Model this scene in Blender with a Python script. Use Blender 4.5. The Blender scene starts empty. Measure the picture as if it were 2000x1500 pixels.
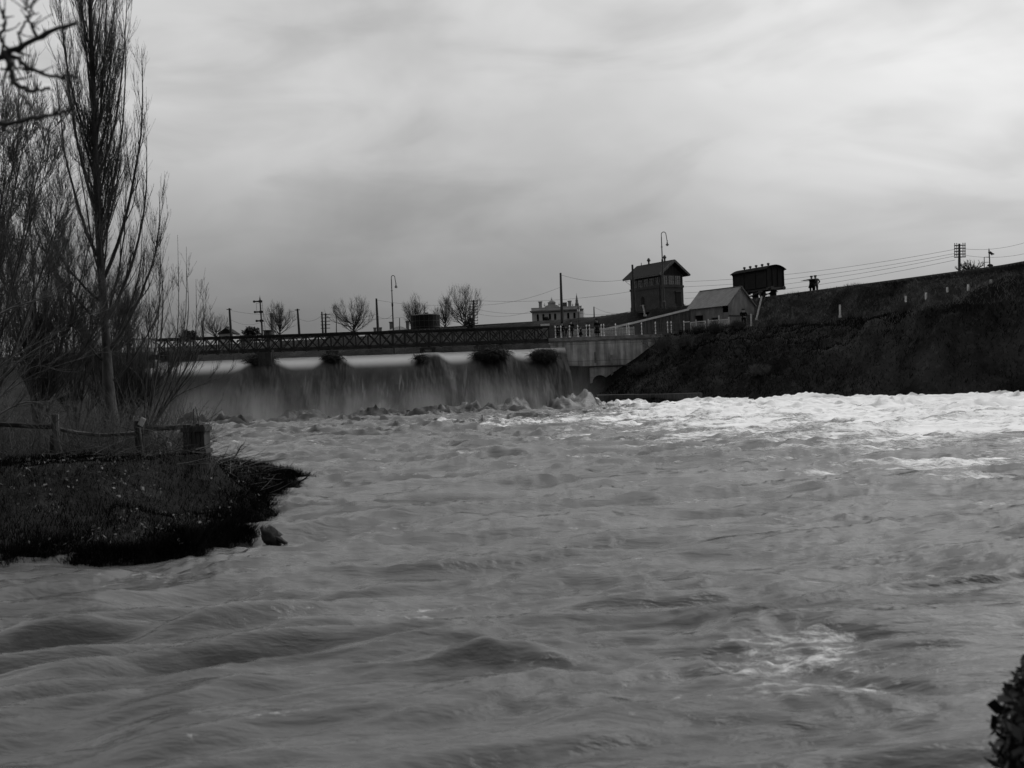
import bpy, bmesh, math, random
import numpy as np
from mathutils import Vector, Matrix
from mathutils.geometry import tessellate_polygon
R=math.radians
C=bpy.context.scene.collection
scene=bpy.context.scene
# ---------------------------------------------------------------- camera, sky, sun, exposure
CH=2.4; F=2144.0; ROLL=R(2.3)
cr,sr=math.cos(ROLL),math.sin(ROLL)
cam_d=bpy.data.cameras.new('camera'); cam=bpy.data.objects.new('camera',cam_d); C.objects.link(cam)
cam.matrix_world=Matrix(((cr,sr,0,0),(0,0,-1,0),(-sr,cr,0,CH),(0,0,0,1)))
cam_d.sensor_width=36; cam_d.lens=36*F/2000; cam_d.clip_start=0.1; cam_d.clip_end=4000
cam_d.dof.use_dof=True; cam_d.dof.focus_distance=80; cam_d.dof.aperture_fstop=2.4
scene.camera=cam
scene.view_settings.view_transform='Standard'; scene.view_settings.look='None'
scene.view_settings.exposure=0.34; scene.view_settings.gamma=1.0
SUN_EL,SUN_AZ=42.0,62.0     # azimuth measured from the view direction (+Y) to the right (+X)
w=bpy.data.worlds.new("World"); scene.world=w; w.use_nodes=True
nt=w.node_tree; nt.nodes.clear()
def N(nt,t,**k):
    n=nt.nodes.new(t)
    for a,b in k.items(): setattr(n,a,b)
    return n
def MA(nt,op,a,b=None,c=None,clamp=False):
    n=nt.nodes.new('ShaderNodeMath'); n.operation=op; n.use_clamp=clamp
    for i,v in enumerate((a,b,c)):
        if v is None: continue
        if isinstance(v,(int,float)): n.inputs[i].default_value=v
        else: nt.links.new(v,n.inputs[i])
    return n.outputs[0]
def MR(nt,v,a,b,c,d,smooth=True):
    n=nt.nodes.new('ShaderNodeMapRange'); n.interpolation_type='SMOOTHSTEP' if smooth else 'LINEAR'
    nt.links.new(v,n.inputs[0])
    for i,x in enumerate((a,b,c,d)): n.inputs[i+1].default_value=x
    return n.outputs[0]
def NOI(nt,vec,scale,detail=4,rough=.55,dist=0.0):
    n=nt.nodes.new('ShaderNodeTexNoise'); n.inputs['Scale'].default_value=scale
    n.inputs['Detail'].default_value=detail; n.inputs['Roughness'].default_value=rough; n.inputs['Distortion'].default_value=dist
    if vec is not None: nt.links.new(vec,n.inputs['Vector'])
    return n.outputs[0]
def MAPN(nt,vec,sc=(1,1,1),rot=(0,0,0),loc=(0,0,0)):
    n=nt.nodes.new('ShaderNodeMapping'); nt.links.new(vec,n.inputs[0])
    n.inputs['Scale'].default_value=sc; n.inputs['Rotation'].default_value=rot; n.inputs['Location'].default_value=loc
    return n.outputs[0]
tc=N(nt,'ShaderNodeTexCoord').outputs['Generated']
sep=N(nt,'ShaderNodeSeparateXYZ'); nt.links.new(tc,sep.inputs[0])
sx,sy,sz=sep.outputs
grad=MR(nt,sz,0.03,0.27,0.135,0.45)
zen=MR(nt,sz,0.3,0.9,0.0,0.35)
right=MR(nt,sx,-0.18,0.42,0.0,0.18)
base=MA(nt,'ADD',MA(nt,'ADD',grad,zen),right)
v1=MAPN(nt,tc,(1.0,1.0,1.7),(0,R(-9),0),(.4,0,.3))
n1=NOI(nt,v1,2.6,5,.52,.35)
n2=NOI(nt,MAPN(nt,tc,(1,1,3.2),(0,R(-8),0),(3,1,2)),5.0,4,.5,.5)
cl=MA(nt,'MULTIPLY',MR(nt,n1,.32,.68,.83,1.12),MR(nt,n2,.30,.55,.86,1.03))
front=MR(nt,sy,-0.5,0.3,0.22,1.0)
lum=MA(nt,'MULTIPLY',MA(nt,'MULTIPLY',base,cl),front)
sky=N(nt,'ShaderNodeTexSky'); sky.sky_type='NISHITA'; sky.sun_disc=False
sky.sun_elevation=R(SUN_EL); sky.sun_rotation=R(SUN_AZ)
bw=N(nt,'ShaderNodeRGBToBW'); nt.links.new(sky.outputs[0],bw.inputs[0])
tot=MA(nt,'ADD',MA(nt,'MULTIPLY',lum,8.8),MA(nt,'MULTIPLY',bw.outputs[0],0.06))
bg=N(nt,'ShaderNodeBackground'); nt.links.new(tot,bg.inputs[0]); bg.inputs[1].default_value=0.11
nt.links.new(bg.outputs[0],N(nt,'ShaderNodeOutputWorld').inputs[0])
sd=bpy.data.lights.new('sun','SUN'); sd.energy=0.8; sd.angle=R(50); sd.color=(1,1,1)
so=bpy.data.objects.new('sun',sd); C.objects.link(so)
_v=Vector((math.sin(R(SUN_AZ))*math.cos(R(SUN_EL)),math.cos(R(SUN_AZ))*math.cos(R(SUN_EL)),math.sin(R(SUN_EL))))
so.rotation_euler=_v.to_track_quat('Z','Y').to_euler(); so.location=(60,40,60)
# ---------------------------------------------------------------- helpers
rng=np.random.default_rng(7); random.seed(7)
def ray(px,py):
    dx,dy=px-1000.0,750.0-py
    return (dx*cr+dy*sr)/F,(-dx*sr+dy*cr)/F
def W(px,py,d):
    a,b=ray(px,py); return Vector((a*d,d,CH+b*d))
def G(px,py,z=0.0):
    a,b=ray(px,py); d=(z-CH)/b; return Vector((a*d,d,z))
def put(o,parent=None):
    C.objects.link(o)
    if parent is not None: o.parent=parent
    return o
class MB:
    def __init__(s): s.v=[];s.f=[]
    def add(s,vs,fs):
        n=len(s.v); s.v+= [tuple(v) for v in vs]; s.f+=[tuple(i+n for i in f) for f in fs]; return s
    def box(s,c,size,rz=0.0,M=None):
        hx,hy,hz=size[0]/2,size[1]/2,size[2]/2
        vs=[Vector((x,y,z)) for z in(-hz,hz) for x,y in((-hx,-hy),(hx,-hy),(hx,hy),(-hx,hy))]
        m=Matrix.Rotation(rz,3,'Z')
        if M is not None: m=M
        vs=[m@v+Vector(c) for v in vs]
        return s.add(vs,[(3,2,1,0),(4,5,6,7),(0,1,5,4),(1,2,6,5),(2,3,7,6),(3,0,4,7)])
    def bar(s,a,b,w,h=None,up=(0,0,1)):
        a,b=Vector(a),Vector(b); h=h or w; d=(b-a); L=d.length; d.normalize()
        u=Vector(up); sd=d.cross(u)
        if sd.length<1e-3: sd=d.cross(Vector((0,1,0)))
        sd.normalize(); u=sd.cross(d)
        vs=[p+sd*(x*w/2)+u*(y*h/2) for p in(a,b) for x,y in((-1,-1),(1,-1),(1,1),(-1,1))]
        return s.add(vs,[(0,1,2,3),(7,6,5,4),(1,0,4,5),(2,1,5,6),(3,2,6,7),(0,3,7,4)])
    def tube(s,pts,rad,n=8,cap=True):
        pts=[Vector(p) for p in pts]
        if isinstance(rad,(int,float)): rad=[rad]*len(pts)
        vs=[];fs=[]; prev=None
        for i,p in enumerate(pts):
            t=(pts[min(i+1,len(pts)-1)]-pts[max(i-1,0)]).normalized()
            if prev is None: sd=t.cross(Vector((0.0,1,0.01))); 
            else: sd=prev-t*prev.dot(t)
            if sd.length<1e-4: sd=t.cross(Vector((1,0,0)))
            sd.normalize(); prev=sd; u=t.cross(sd)
            for k in range(n):
                a=2*math.pi*k/n; vs.append(p+(sd*math.cos(a)+u*math.sin(a))*rad[i])
        for i in range(len(pts)-1):
            for k in range(n):
                a=i*n+k;b=i*n+(k+1)%n; fs.append((a,b,b+n,a+n))
        if cap: fs.append(tuple(range(n-1,-1,-1))); m=(len(pts)-1)*n; fs.append(tuple(m+k for k in range(n)))
        return s.add(vs,fs)
    def lathe(s,c,prof,n=12):
        c=Vector(c); return s.tube([c+Vector((0,0,z)) for r,z in prof],[max(r,.0005) for r,z in prof],n)
    def prism(s,poly,a,b):
        # poly: list of 3D points, extruded by vector b-a
        k=len(poly); off=Vector(b)-Vector(a); vs=[Vector(p) for p in poly]+[Vector(p)+off for p in poly]
        fs=[tuple(range(k)),tuple(range(2*k-1,k-1,-1))]+[(i,i+k,(i+1)%k+k,(i+1)%k) for i in range(k)]
        return s.add(vs,fs)
    def build(s,name,mat,parent=None,smooth=False,loc=None):
        m=bpy.data.meshes.new(name)
        vs=s.v
        if loc is not None: vs=[(x-loc[0],y-loc[1],z-loc[2]) for x,y,z in vs]
        m.from_pydata(vs,[],s.f); m.materials.append(mat)
        if smooth: m.polygons.foreach_set('use_smooth',[True]*len(m.polygons))
        o=bpy.data.objects.new(name,m)
        if loc is not None: o.location=loc
        return put(o,parent)
def npmesh(name,V,Fq,mat,parent=None,smooth=False,attrs=None):
    m=bpy.data.meshes.new(name); V=np.asarray(V,dtype=np.float32); Fq=np.asarray(Fq,dtype=np.int32)
    k=Fq.shape[1]; n=len(Fq)
    m.vertices.add(len(V)); m.vertices.foreach_set('co',V.ravel())
    m.loops.add(n*k); m.loops.foreach_set('vertex_index',Fq.ravel())
    m.polygons.add(n); m.polygons.foreach_set('loop_start',np.arange(0,n*k,k,dtype=np.int32))
    m.polygons.foreach_set('loop_total',np.full(n,k,dtype=np.int32))
    m.update(calc_edges=True)
    if smooth: m.polygons.foreach_set('use_smooth',np.ones(n,dtype=bool))
    for nm,a in (attrs or {}).items():
        at=m.attributes.new(nm,'FLOAT','POINT'); at.data.foreach_set('value',np.asarray(a,dtype=np.float32).ravel())
    m.materials.append(mat)
    return put(bpy.data.objects.new(name,m),parent)
def tag(o,label=None,cat=None,group=None,kind=None):
    if label: o['label']=label
    if cat: o['category']=cat
    if group: o['group']=group
    if kind: o['kind']=kind
    return o
def thing(name,label,cat,loc=(0,0,0),rz=0,group=None):
    o=bpy.data.objects.new(name,None); C.objects.link(o); o.location=loc; o.rotation_euler=(0,0,rz)
    o.empty_display_size=.2
    return tag(o,label,cat,group)
def copy_tree(o,parent=None):
    c=o.copy(); C.objects.link(c)
    if parent is not None: c.parent=parent
    for ch in list(o.children): copy_tree(ch,c)
    return c
# numpy perlin noise
_perm=np.random.default_rng(3).permutation(256); _perm=np.concatenate([_perm,_perm])
_ga=np.random.default_rng(4).uniform(0,2*np.pi,256); _gx,_gy=np.cos(_ga),np.sin(_ga)
def perlin(x,y):
    xi=np.floor(x).astype(int); yi=np.floor(y).astype(int); xf=x-xi; yf=y-yi
    u=xf**3*(xf*(xf*6-15)+10); v=yf**3*(yf*(yf*6-15)+10)
    def g(ix,iy,fx,fy):
        h=_perm[_perm[ix&255]+(iy&255)]; return _gx[h]*fx+_gy[h]*fy
    a=g(xi,yi,xf,yf); b=g(xi+1,yi,xf-1,yf); c=g(xi,yi+1,xf,yf-1); d=g(xi+1,yi+1,xf-1,yf-1)
    return ((a+(b-a)*u)*(1-v)+(c+(d-c)*u)*v)*1.5
def fbm(x,y,o=4,g=.5):
    s=0;a=1;t=0
    for i in range(o): s=s+a*perlin(x*2**i+i*17.3,y*2**i+i*9.1); t+=a; a*=g
    return s/t
def ridge(x,y,o=4,g=.5):
    s=0;a=1;t=0
    for i in range(o): s=s+a*(1-2*np.abs(perlin(x*2**i+i*31.3,y*2**i+i*5.7))); t+=a; a*=g
    return s/t
def sst(v,a,b):
    t=np.clip((v-a)/(b-a),0,1); return t*t*(3-2*t)
# ---------------------------------------------------------------- materials (a black-and-white scene: all neutral greys)
def mat(name,a,b=None,scale=4.0,rough=.8,bump=0.0,stretch=(1,1,1),metal=0.0,detail=5,lo=.35,hi=.65,spec=.5,coord='Object'):
    m=bpy.data.materials.new(name); m.use_nodes=True; t=m.node_tree; p=t.nodes['Principled BSDF']
    p.inputs['Roughness'].default_value=rough; p.inputs['Metallic'].default_value=metal
    p.inputs['Specular IOR Level'].default_value=spec
    b=a if b is None else b
    v=MAPN(t,N(t,'ShaderNodeTexCoord').outputs[coord],stretch)
    n=NOI(t,v,scale,detail,.6)
    col=MR(t,n,lo,hi,a,b,False)
    t.links.new(col,p.inputs['Base Color'])
    if bump:
        bn=N(t,'ShaderNodeBump'); bn.inputs['Strength'].default_value=bump; bn.inputs['Distance'].default_value=.05
        t.links.new(n,bn.inputs['Height']); t.links.new(bn.outputs[0],p.inputs['Normal'])
    m['_p']=1
    return m
M={}
M['iron']=mat('dark_iron',.022,.05,3,.55,.2)
M['truss']=mat('bridge_paint',.012,.035,1.2,.7,.2,spec=.3)
M['timber']=mat('weathered_timber',.05,.16,6,.85,.5,(1,1,.12))
M['timber_dark']=mat('dark_wet_timber',.015,.05,6,.8,.5,(1,1,.15))
M['bark']=mat('bark',.035,.10,9,.9,.6,(1,1,.3))
M['poplar_bark']=mat('poplar_bark',.022,.085,5,.85,.6,(1,1,.55))
M['twig']=mat('twig',.035,.075,3,.9)
M['twig_grey']=mat('grey_twig',.07,.15,3,.9)
M['white']=mat('white_paint',.68,.85,3,.5,.1)
M['white_worn']=mat('worn_white_paint',.42,.7,6,.7,.2)
M['concrete']=mat('concrete',.12,.30,1.4,.85,.3)
M['slate']=mat('slate_roof',.014,.028,5,.9,.3,spec=.15)
M['glass']=None
M['cloth']=mat('dark_cloth',.004,.010,8,.95,spec=.1)
M['cloth_grey']=mat('grey_cloth',.05,.09,8,.9)
M['skin']=mat('skin',.22,.28,6,.6)
M['wagon']=mat('wagon_paint',.007,.014,2,.7,.2,spec=.2)
M['debris']=mat('wet_debris',.010,.028,6,.8,.5)
M['wire']=mat('wire',.03,.04,2,.6)
M['stucco']=mat('pale_stucco',.46,.6,1.0,.9,.1)
M['dwall']=mat('house_wall',.16,.26,1.0,.9)
M['black']=mat('recess',.008,.012,2,.9)
M['porcelain']=mat('insulator',.04,.07,2,.3)
M['leaf']=mat('shrub_leaf',.012,.03,9,.7)
M['paper']=mat('pale_board',.45,.6,3,.8)
def glass_mat():
    m=bpy.data.materials.new('window_glass'); m.use_nodes=True; t=m.node_tree; t.nodes.clear()
    tr=N(t,'ShaderNodeBsdfTransparent'); tr.inputs[0].default_value=(.8,.8,.8,1)
    gl=N(t,'ShaderNodeBsdfGlossy'); gl.inputs['Roughness'].default_value=.06
    fr=N(t,'ShaderNodeFresnel'); fr.inputs[0].default_value=1.5
    mx=N(t,'ShaderNodeMixShader'); t.links.new(MA(t,'ADD',fr.outputs[0],.06),mx.inputs[0])
    t.links.new(tr.outputs[0],mx.inputs[1]); t.links.new(gl.outputs[0],mx.inputs[2])
    t.links.new(mx.outputs[0],N(t,'ShaderNodeOutputMaterial').inputs[0]); return m
M['glass']=glass_mat()
def brick_mat():
    m=bpy.data.materials.new('brick'); m.use_nodes=True; t=m.node_tree; p=t.nodes['Principled BSDF']; p.inputs['Roughness'].default_value=.85
    co=N(t,'ShaderNodeTexCoord').outputs['Object']
    # courses run level on both walls: use (x+y, z)
    s=N(t,'ShaderNodeSeparateXYZ'); t.links.new(co,s.inputs[0])
    c=N(t,'ShaderNodeCombineXYZ'); t.links.new(MA(t,'ADD',s.outputs[0],s.outputs[1]),c.inputs[0]); t.links.new(s.outputs[2],c.inputs[1])
    b=N(t,'ShaderNodeTexBrick'); t.links.new(c.outputs[0],b.inputs[0]); b.inputs['Scale'].default_value=3.2
    b.inputs['Color1'].default_value=(.032,.032,.032,1); b.inputs['Color2'].default_value=(.055,.055,.055,1); b.inputs['Mortar'].default_value=(.08,.08,.08,1)
    b.inputs['Mortar Size'].default_value=.02
    mx=N(t,'ShaderNodeMix',data_type='RGBA',blend_type='MULTIPLY'); mx.inputs[0].default_value=1
    t.links.new(b.outputs[0],mx.inputs[6]); t.links.new(MR(t,NOI(t,co,1.3,5),.3,.7,.7,1.25,False),mx.inputs[7])
    t.links.new(mx.outputs[2],p.inputs['Base Color']); return m
M['brick']=brick_mat()
def corr_mat(name,a,b,axis,pitch=.13):
    m=mat(name,a,b,1.6,.6,0,(1,1,.4)); t=m.node_tree; p=t.nodes['Principled BSDF']
    s=N(t,'ShaderNodeSeparateXYZ'); t.links.new(N(t,'ShaderNodeTexCoord').outputs['Object'],s.inputs[0])
    h=MA(t,'SINE',MA(t,'MULTIPLY',s.outputs[axis],6.283/pitch))
    bn=N(t,'ShaderNodeBump'); bn.inputs['Strength'].default_value=.8; bn.inputs['Distance'].default_value=.03
    t.links.new(h,bn.inputs['Height']); t.links.new(bn.outputs[0],p.inputs['Normal']); return m
M['corr_gable']=corr_mat('corrugated_iron_gable',.10,.22,0,.22)
M['corr_side']=corr_mat('corrugated_iron_side',.10,.2,1,.22)
M['corr_roof']=corr_mat('corrugated_iron_roof',.10,.15,0,.22)
def wall_mat():
    m=bpy.data.materials.new('stained_concrete'); m.use_nodes=True; t=m.node_tree; p=t.nodes['Principled BSDF']; p.inputs['Roughness'].default_value=.8
    co=N(t,'ShaderNodeTexCoord').outputs['Object']
    st=NOI(t,MAPN(t,co,(1,1,.07)),1.9,5,.65)           # rain streaks running down the face
    bl=NOI(t,co,.55,4,.6)
    s=N(t,'ShaderNodeSeparateXYZ'); t.links.new(co,s.inputs[0])
    wet=MR(t,MA(t,'ADD',s.outputs[0],MA(t,'MULTIPLY',bl,4.0)),3.0,10.0,0.0,1.0)   # soaked next to the weir
    c=MA(t,'MULTIPLY',MR(t,st,.36,.62,.26,.62),MR(t,bl,.3,.7,.55,1.2,False))
    lines=MA(t,'ABSOLUTE',MA(t,'SUBTRACT',MA(t,'FRACT',MA(t,'MULTIPLY',s.outputs[2],.55)),.5))
    c=MA(t,'MULTIPLY',c,MR(t,lines,0.0,.035,.6,1.0))
    c=MA(t,'MULTIPLY',c,MR(t,wet,0,1,.16,1.0,False))
    t.links.new(c,p.inputs['Base Color'])
    bn=N(t,'ShaderNodeBump'); bn.inputs['Strength'].default_value=.4; bn.inputs['Distance'].default_value=.05
    t.links.new(bl,bn.inputs['Height']); t.links.new(bn.outputs[0],p.inputs['Normal']); return m
M['wall']=wall_mat()
def ground_mat():
    m=bpy.data.materials.new('ground_turf_and_earth'); m.use_nodes=True; t=m.node_tree; p=t.nodes['Principled BSDF']; p.inputs['Roughness'].default_value=.95
    p.inputs['Specular IOR Level'].default_value=.15
    co=N(t,'ShaderNodeTexCoord').outputs['Object']
    a=NOI(t,co,.16,6,.65); b=NOI(t,co,1.7,6,.7)
    c=MA(t,'ADD',MR(t,a,.42,.66,.006,.028),MR(t,b,.5,.72,0,.022))
    t.links.new(c,p.inputs['Base Color'])
    bn=N(t,'ShaderNodeBump'); bn.inputs['Strength'].default_value=.8; bn.inputs['Distance'].default_value=.25
    t.links.new(b,bn.inputs['Height']); t.links.new(bn.outputs[0],p.inputs['Normal']); return m
M['ground']=ground_mat()
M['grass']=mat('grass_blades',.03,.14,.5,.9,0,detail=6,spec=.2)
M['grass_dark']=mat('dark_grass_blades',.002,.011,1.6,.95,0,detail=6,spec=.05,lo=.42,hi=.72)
M['litter']=mat('fallen_leaves',.10,.22,7,.9)
def river_mat():
    m=bpy.data.materials.new('muddy_river'); m.use_nodes=True; t=m.node_tree; p=t.nodes['Principled BSDF']
    co=N(t,'ShaderNodeTexCoord').outputs['Object']
    foam=N(t,'ShaderNodeAttribute',attribute_name='foam').outputs['Fac']
    v=MAPN(t,co,(.28,1.0,1),(0,0,R(-14)))
    f3=NOI(t,MAPN(t,co,(.5,1,1),(0,0,R(-14))),8.5,5,.65,.6); f1=NOI(t,v,1.9,8,.72,.8); f2=NOI(t,MAPN(t,co,(.3,1,1),(0,0,R(-10))),.5,5,.6,.4)
    fm=MR(t,MA(t,'ADD',MA(t,'ADD',MA(t,'ADD',MA(t,'MULTIPLY_ADD',f1,1.6,-.8),MA(t,'MULTIPLY_ADD',f3,1.3,-.65)),MA(t,'MULTIPLY_ADD',f2,1.0,-.5)),MA(t,'MULTIPLY',foam,.9)),.10,.72,0,1)
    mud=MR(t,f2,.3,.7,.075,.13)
    mud=MA(t,'MULTIPLY',mud,MR(t,foam,-.85,-.4,.25,1.0)); mx=N(t,'ShaderNodeMix',data_type='FLOAT'); t.links.new(fm,mx.inputs[0]); t.links.new(mud,mx.inputs[2]); mx.inputs[3].default_value=.93  # base colour darkened where foam runs low: shade painted into the boils
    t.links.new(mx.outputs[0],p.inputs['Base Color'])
    t.links.new(MA(t,'MAXIMUM',MR(t,fm,0,1,.13,.8,False),MR(t,foam,-.85,-.45,.45,.13)),p.inputs['Roughness'])
    p.inputs['IOR'].default_value=1.33
    b1=NOI(t,MAPN(t,co,(.30,1,1),(0,0,R(-14))),3.4,5,.57,.2)
    bn=N(t,'ShaderNodeBump'); bn.inputs['Strength'].default_value=.55; bn.inputs['Distance'].default_value=.10
    t.links.new(MA(t,'ADD',b1,MA(t,'MULTIPLY',fm,.4)),bn.inputs['Height']); t.links.new(bn.outputs[0],p.inputs['Normal']); return m
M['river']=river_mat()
def fall_mat():
    m=bpy.data.materials.new('falling_water'); m.use_nodes=True; t=m.node_tree; p=t.nodes['Principled BSDF']
    co=N(t,'ShaderNodeTexCoord').outputs['Object']
    turb=N(t,'ShaderNodeAttribute',attribute_name='turb').outputs['Fac']
    foam=N(t,'ShaderNodeAttribute',attribute_name='foam').outputs['Fac']
    u=N(t,'ShaderNodeAttribute',attribute_name='ucoord').outputs['Fac']
    dn=N(t,'ShaderNodeAttribute',attribute_name='down').outputs['Fac']
    cv=N(t,'ShaderNodeCombineXYZ'); t.links.new(MA(t,'ADD',u,MA(t,'MULTIPLY',dn,.22)),cv.inputs[0]); t.links.new(MA(t,'MULTIPLY',dn,.16),cv.inputs[1])
    st=NOI(t,cv.outputs[0],.9,7,.62,.5)
    c2=N(t,'ShaderNodeCombineXYZ'); t.links.new(MA(t,'MULTIPLY',u,.35),c2.inputs[0]); t.links.new(MA(t,'MULTIPLY',dn,.22),c2.inputs[1])
    big=NOI(t,c2.outputs[0],.8,5,.6,.4)
    sm=MA(t,'ADD',MA(t,'MULTIPLY',st,.6),MA(t,'MULTIPLY',big,.5))
    f=MR(t,MA(t,'SUBTRACT',MA(t,'ADD',sm,MA(t,'MULTIPLY',foam,.6)),MA(t,'MULTIPLY',turb,.6)),.60,1.05,0,1,False)
    mx=N(t,'ShaderNodeMix',data_type='FLOAT'); t.links.new(f,mx.inputs[0]); t.links.new(MR(t,MA(t,'ADD',dn,MA(t,'MULTIPLY',turb,2.2)),2.0,4.4,.55,.018),mx.inputs[2]); mx.inputs[3].default_value=.27; p.inputs['Specular IOR Level'].default_value=.3  # base colour paints sky sheen on the lip and shade down the face
    t.links.new(mx.outputs[0],p.inputs['Base Color'])
    t.links.new(MA(t,'ADD',MR(t,f,0,1,.22,.7,False),MA(t,'MULTIPLY',turb,.4),clamp=True),p.inputs['Roughness'])
    p.inputs['IOR'].default_value=1.33
    bn=N(t,'ShaderNodeBump'); bn.inputs['Distance'].default_value=.25
    t.links.new(MR(t,dn,.8,3.2,.02,.55),bn.inputs['Strength'])
    t.links.new(sm,bn.inputs['Height']); t.links.new(bn.outputs[0],p.inputs['Normal']); return m
M['fall']=fall_mat()
# ---------------------------------------------------------------- terrain
COLS={ # image column -> (distance, height) profile of the ground along that bearing
-2500:[(100,7),(330,9)],
-300:[(108,7),(110,7),(150,7.2),(200,8),(215,10.93),(225,10.93),(232,8)],
280:[(106,-1.2),(108,7),(150,7.2),(168,8),(178,10.93),(188,10.93),(194,8)],
296:[(110,-1.2),(114,4),(150,4),(168,8),(178,10.6),(188,10.6),(194,8)],
700:[(113,-1.2),(118,4),(150,4),(157,8),(164,10.4),(174,10.4),(180,8)],
985:[(115,-1.2),(120,4),(143,4),(149,8),(155,10.93),(165,10.93),(171,8)],
1062:[(116,-1.2),(121,4),(134,4),(142,7),(151,10.93),(161,10.93),(167,8)],
1080:[(117,-1.2),(118.6,2),(119.2,7.0),(141,7.2),(149.5,10.93),(160,10.93),(166,8)],
1128:[(104,-1.2),(108,-.6),(117,-.5),(118.6,3),(119.2,7.0),(139,7.2),(147,10.93),(158,10.93),(164,8)],
1180:[(102,-1.2),(105,.1),(112,.9),(117.5,1.4),(118.6,4),(119.2,7.0),(136,7.2),(144.5,10.93),(155,10.93),(161,8)],
1240:[(101,-1.2),(104,.1),(110,1.8),(117.3,4.0),(118.6,5),(119.2,7.05),(131,7.5),(138.5,10.93),(149,10.93),(155,8)],
1305:[(100.5,-1.2),(103,.2),(109,3.2),(116.5,6.9),(119.2,7.1),(126,7.6),(132.5,10.93),(144,10.93),(150,8)],
1370:[(99.5,-1.2),(101.5,.2),(107,3.9),(114,6.9),(119,7.4),(124,8.0),(129,10.93),(140,10.93),(146,8)],
1450:[(97.5,-1.2),(99,.2),(105,4.4),(112.5,7.2),(117.5,7.6),(121,9),(124.5,10.93),(136,10.93),(142,8)],
1550:[(95,-1.2),(96.5,.2),(100.5,3.6),(106,6.0),(112,7.2),(120,10.93),(131,10.93),(137,8)],
1640:[(92,-1.2),(93.5,.2),(97,4.0),(101,5.9),(108,7.4),(115,10.93),(126,10.93),(132,8)],
1700:[(90,-1.2),(91.5,.2),(94.5,4.4),(97.5,6.0),(103.5,7.4),(111.8,10.93),(123,10.93),(129,8)],
1765:[(88,-1.2),(89.5,.2),(92,4.6),(94.5,6.6),(101,8.0),(108.7,10.93),(120,10.93),(126,8)],
1815:[(86.5,-1.2),(88,.2),(90,5.2),(92.3,8.25),(98,8.9),(106.3,10.93),(117,10.93),(123,8)],
2000:[(82.3,-1.2),(83.8,.2),(86,5.5),(89,9.2),(92.5,9.5),(97.5,10.93),(109,10.93),(115,8)],
2500:[(68,-1.2),(69.5,.2),(72,6),(75,9.6),(78,9.9),(81,10.93),(93,10.93),(99,8)],
4200:[(40,-1.2),(41,.2),(43,6),(45,9.8),(47,10),(49,10.93),(60,10.93),(66,8)],
9000:[(15,-1.2),(16,.2),(18,6),(20,9.8),(22,10),(24,10.93),(35,10.93),(42,8)],
}
_cp=sorted(COLS); _NS=12
def _prep(pr):
    pr=[(0.5,-1.2)]+pr+[(400,8),(3000,8)]; return np.array(pr)
_cpr=[_prep(COLS[k]) for k in _cp]
def Hcols(x,y):
    yy=np.maximum(y,1.0); u=1000+F*x/yy
    out=np.zeros_like(x)
    ci=np.clip(np.searchsorted(_cp,u)-1,0,len(_cp)-2)
    for i in range(len(_cp)-1):
        m=ci==i
        if not m.any(): continue
        a,b=_cpr[i],_cpr[i+1]; t=np.clip((u[m]-_cp[i])/(_cp[i+1]-_cp[i]),0,1)
        if len(a)==len(b):   # blend distances and heights of matching breakpoints
            d=yy[m]; D=a[:,0][None]*(1-t[:,None])+b[:,0][None]*t[:,None]; Z=a[:,1][None]*(1-t[:,None])+b[:,1][None]*t[:,None]
            k=np.clip((d[:,None]>=D).sum(1)-1,0,len(a)-2); r=np.arange(len(d))
            s=np.clip((d-D[r,k])/(D[r,k+1]-D[r,k]),0,1); out[m]=Z[r,k]*(1-s)+Z[r,k+1]*s
        else:
            za=np.interp(yy[m],a[:,0],a[:,1]); zb=np.interp(yy[m],b[:,0],b[:,1]); out[m]=za*(1-t)+zb*t
    return out
LEFT=[G(0,1104),G(180,1102),G(300,1096),G(392,1088),G(440,1066),G(497,1052),G(492,1030),G(533,1004),G(520,990),G(574,968),G(560,955),G(607,934)]
LEFT=[(p.x,p.y) for p in LEFT]+[(-8.4,34.5),(-10.6,38),(-13.2,44),(-17.5,55),(-24.5,75),(-30,90),(-34,100),(-38.5,112),(-200,112),(-200,18),(-30,17.2)]
def sdpoly(x,y,P):
    d=np.full(x.shape,1e9); ins=np.zeros(x.shape,bool); n=len(P)
    for i in range(n):
        ax,ay=P[i]; bx,by=P[(i+1)%n]; ex,ey=bx-ax,by-ay
        t=np.clip(((x-ax)*ex+(y-ay)*ey)/(ex*ex+ey*ey),0,1)
        d=np.minimum(d,np.hypot(x-ax-t*ex,y-ay-t*ey))
        c=((ay>y)!=(by>y))&(x<(bx-ax)*(y-ay)/((by-ay) if by!=ay else 1e-9)+ax); ins^=c
    return np.where(ins,d,-d)
def Hleft(x,y):
    s=sdpoly(x,y,LEFT)+.30*fbm(x*.9,y*.9,3)+.16*fbm(x*3.1,y*3.1,3)
    wd=5.6-4.2*sst(y,18,21)
    z=np.where(s>0,1.18*sst(s/wd,0,1)**.8+.10*sst(s,0,.35),s*.8)
    z=z-.34*sst(y,20.8,23.0)*(s>0)*sst(s,0,1.5)+.10*fbm(x*.8+3,y*.8,3)*sst(s,0,.6)
    z=z*(1-.52*sst(y,23.5,30)*(1-sst(s,2.5,6)))
    z=z+5.6*sst(y,78,106)*sst(s,0,6)
    return np.maximum(z,-1.2)
def Hcam(x,y):
    edge=3.4+sst(x,1.6,2.8)*2.6+.3*fbm(x*.7,y*0+3,2)
    return -1.2+2.1*sst(edge+1.0-y,0,1.4)
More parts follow.
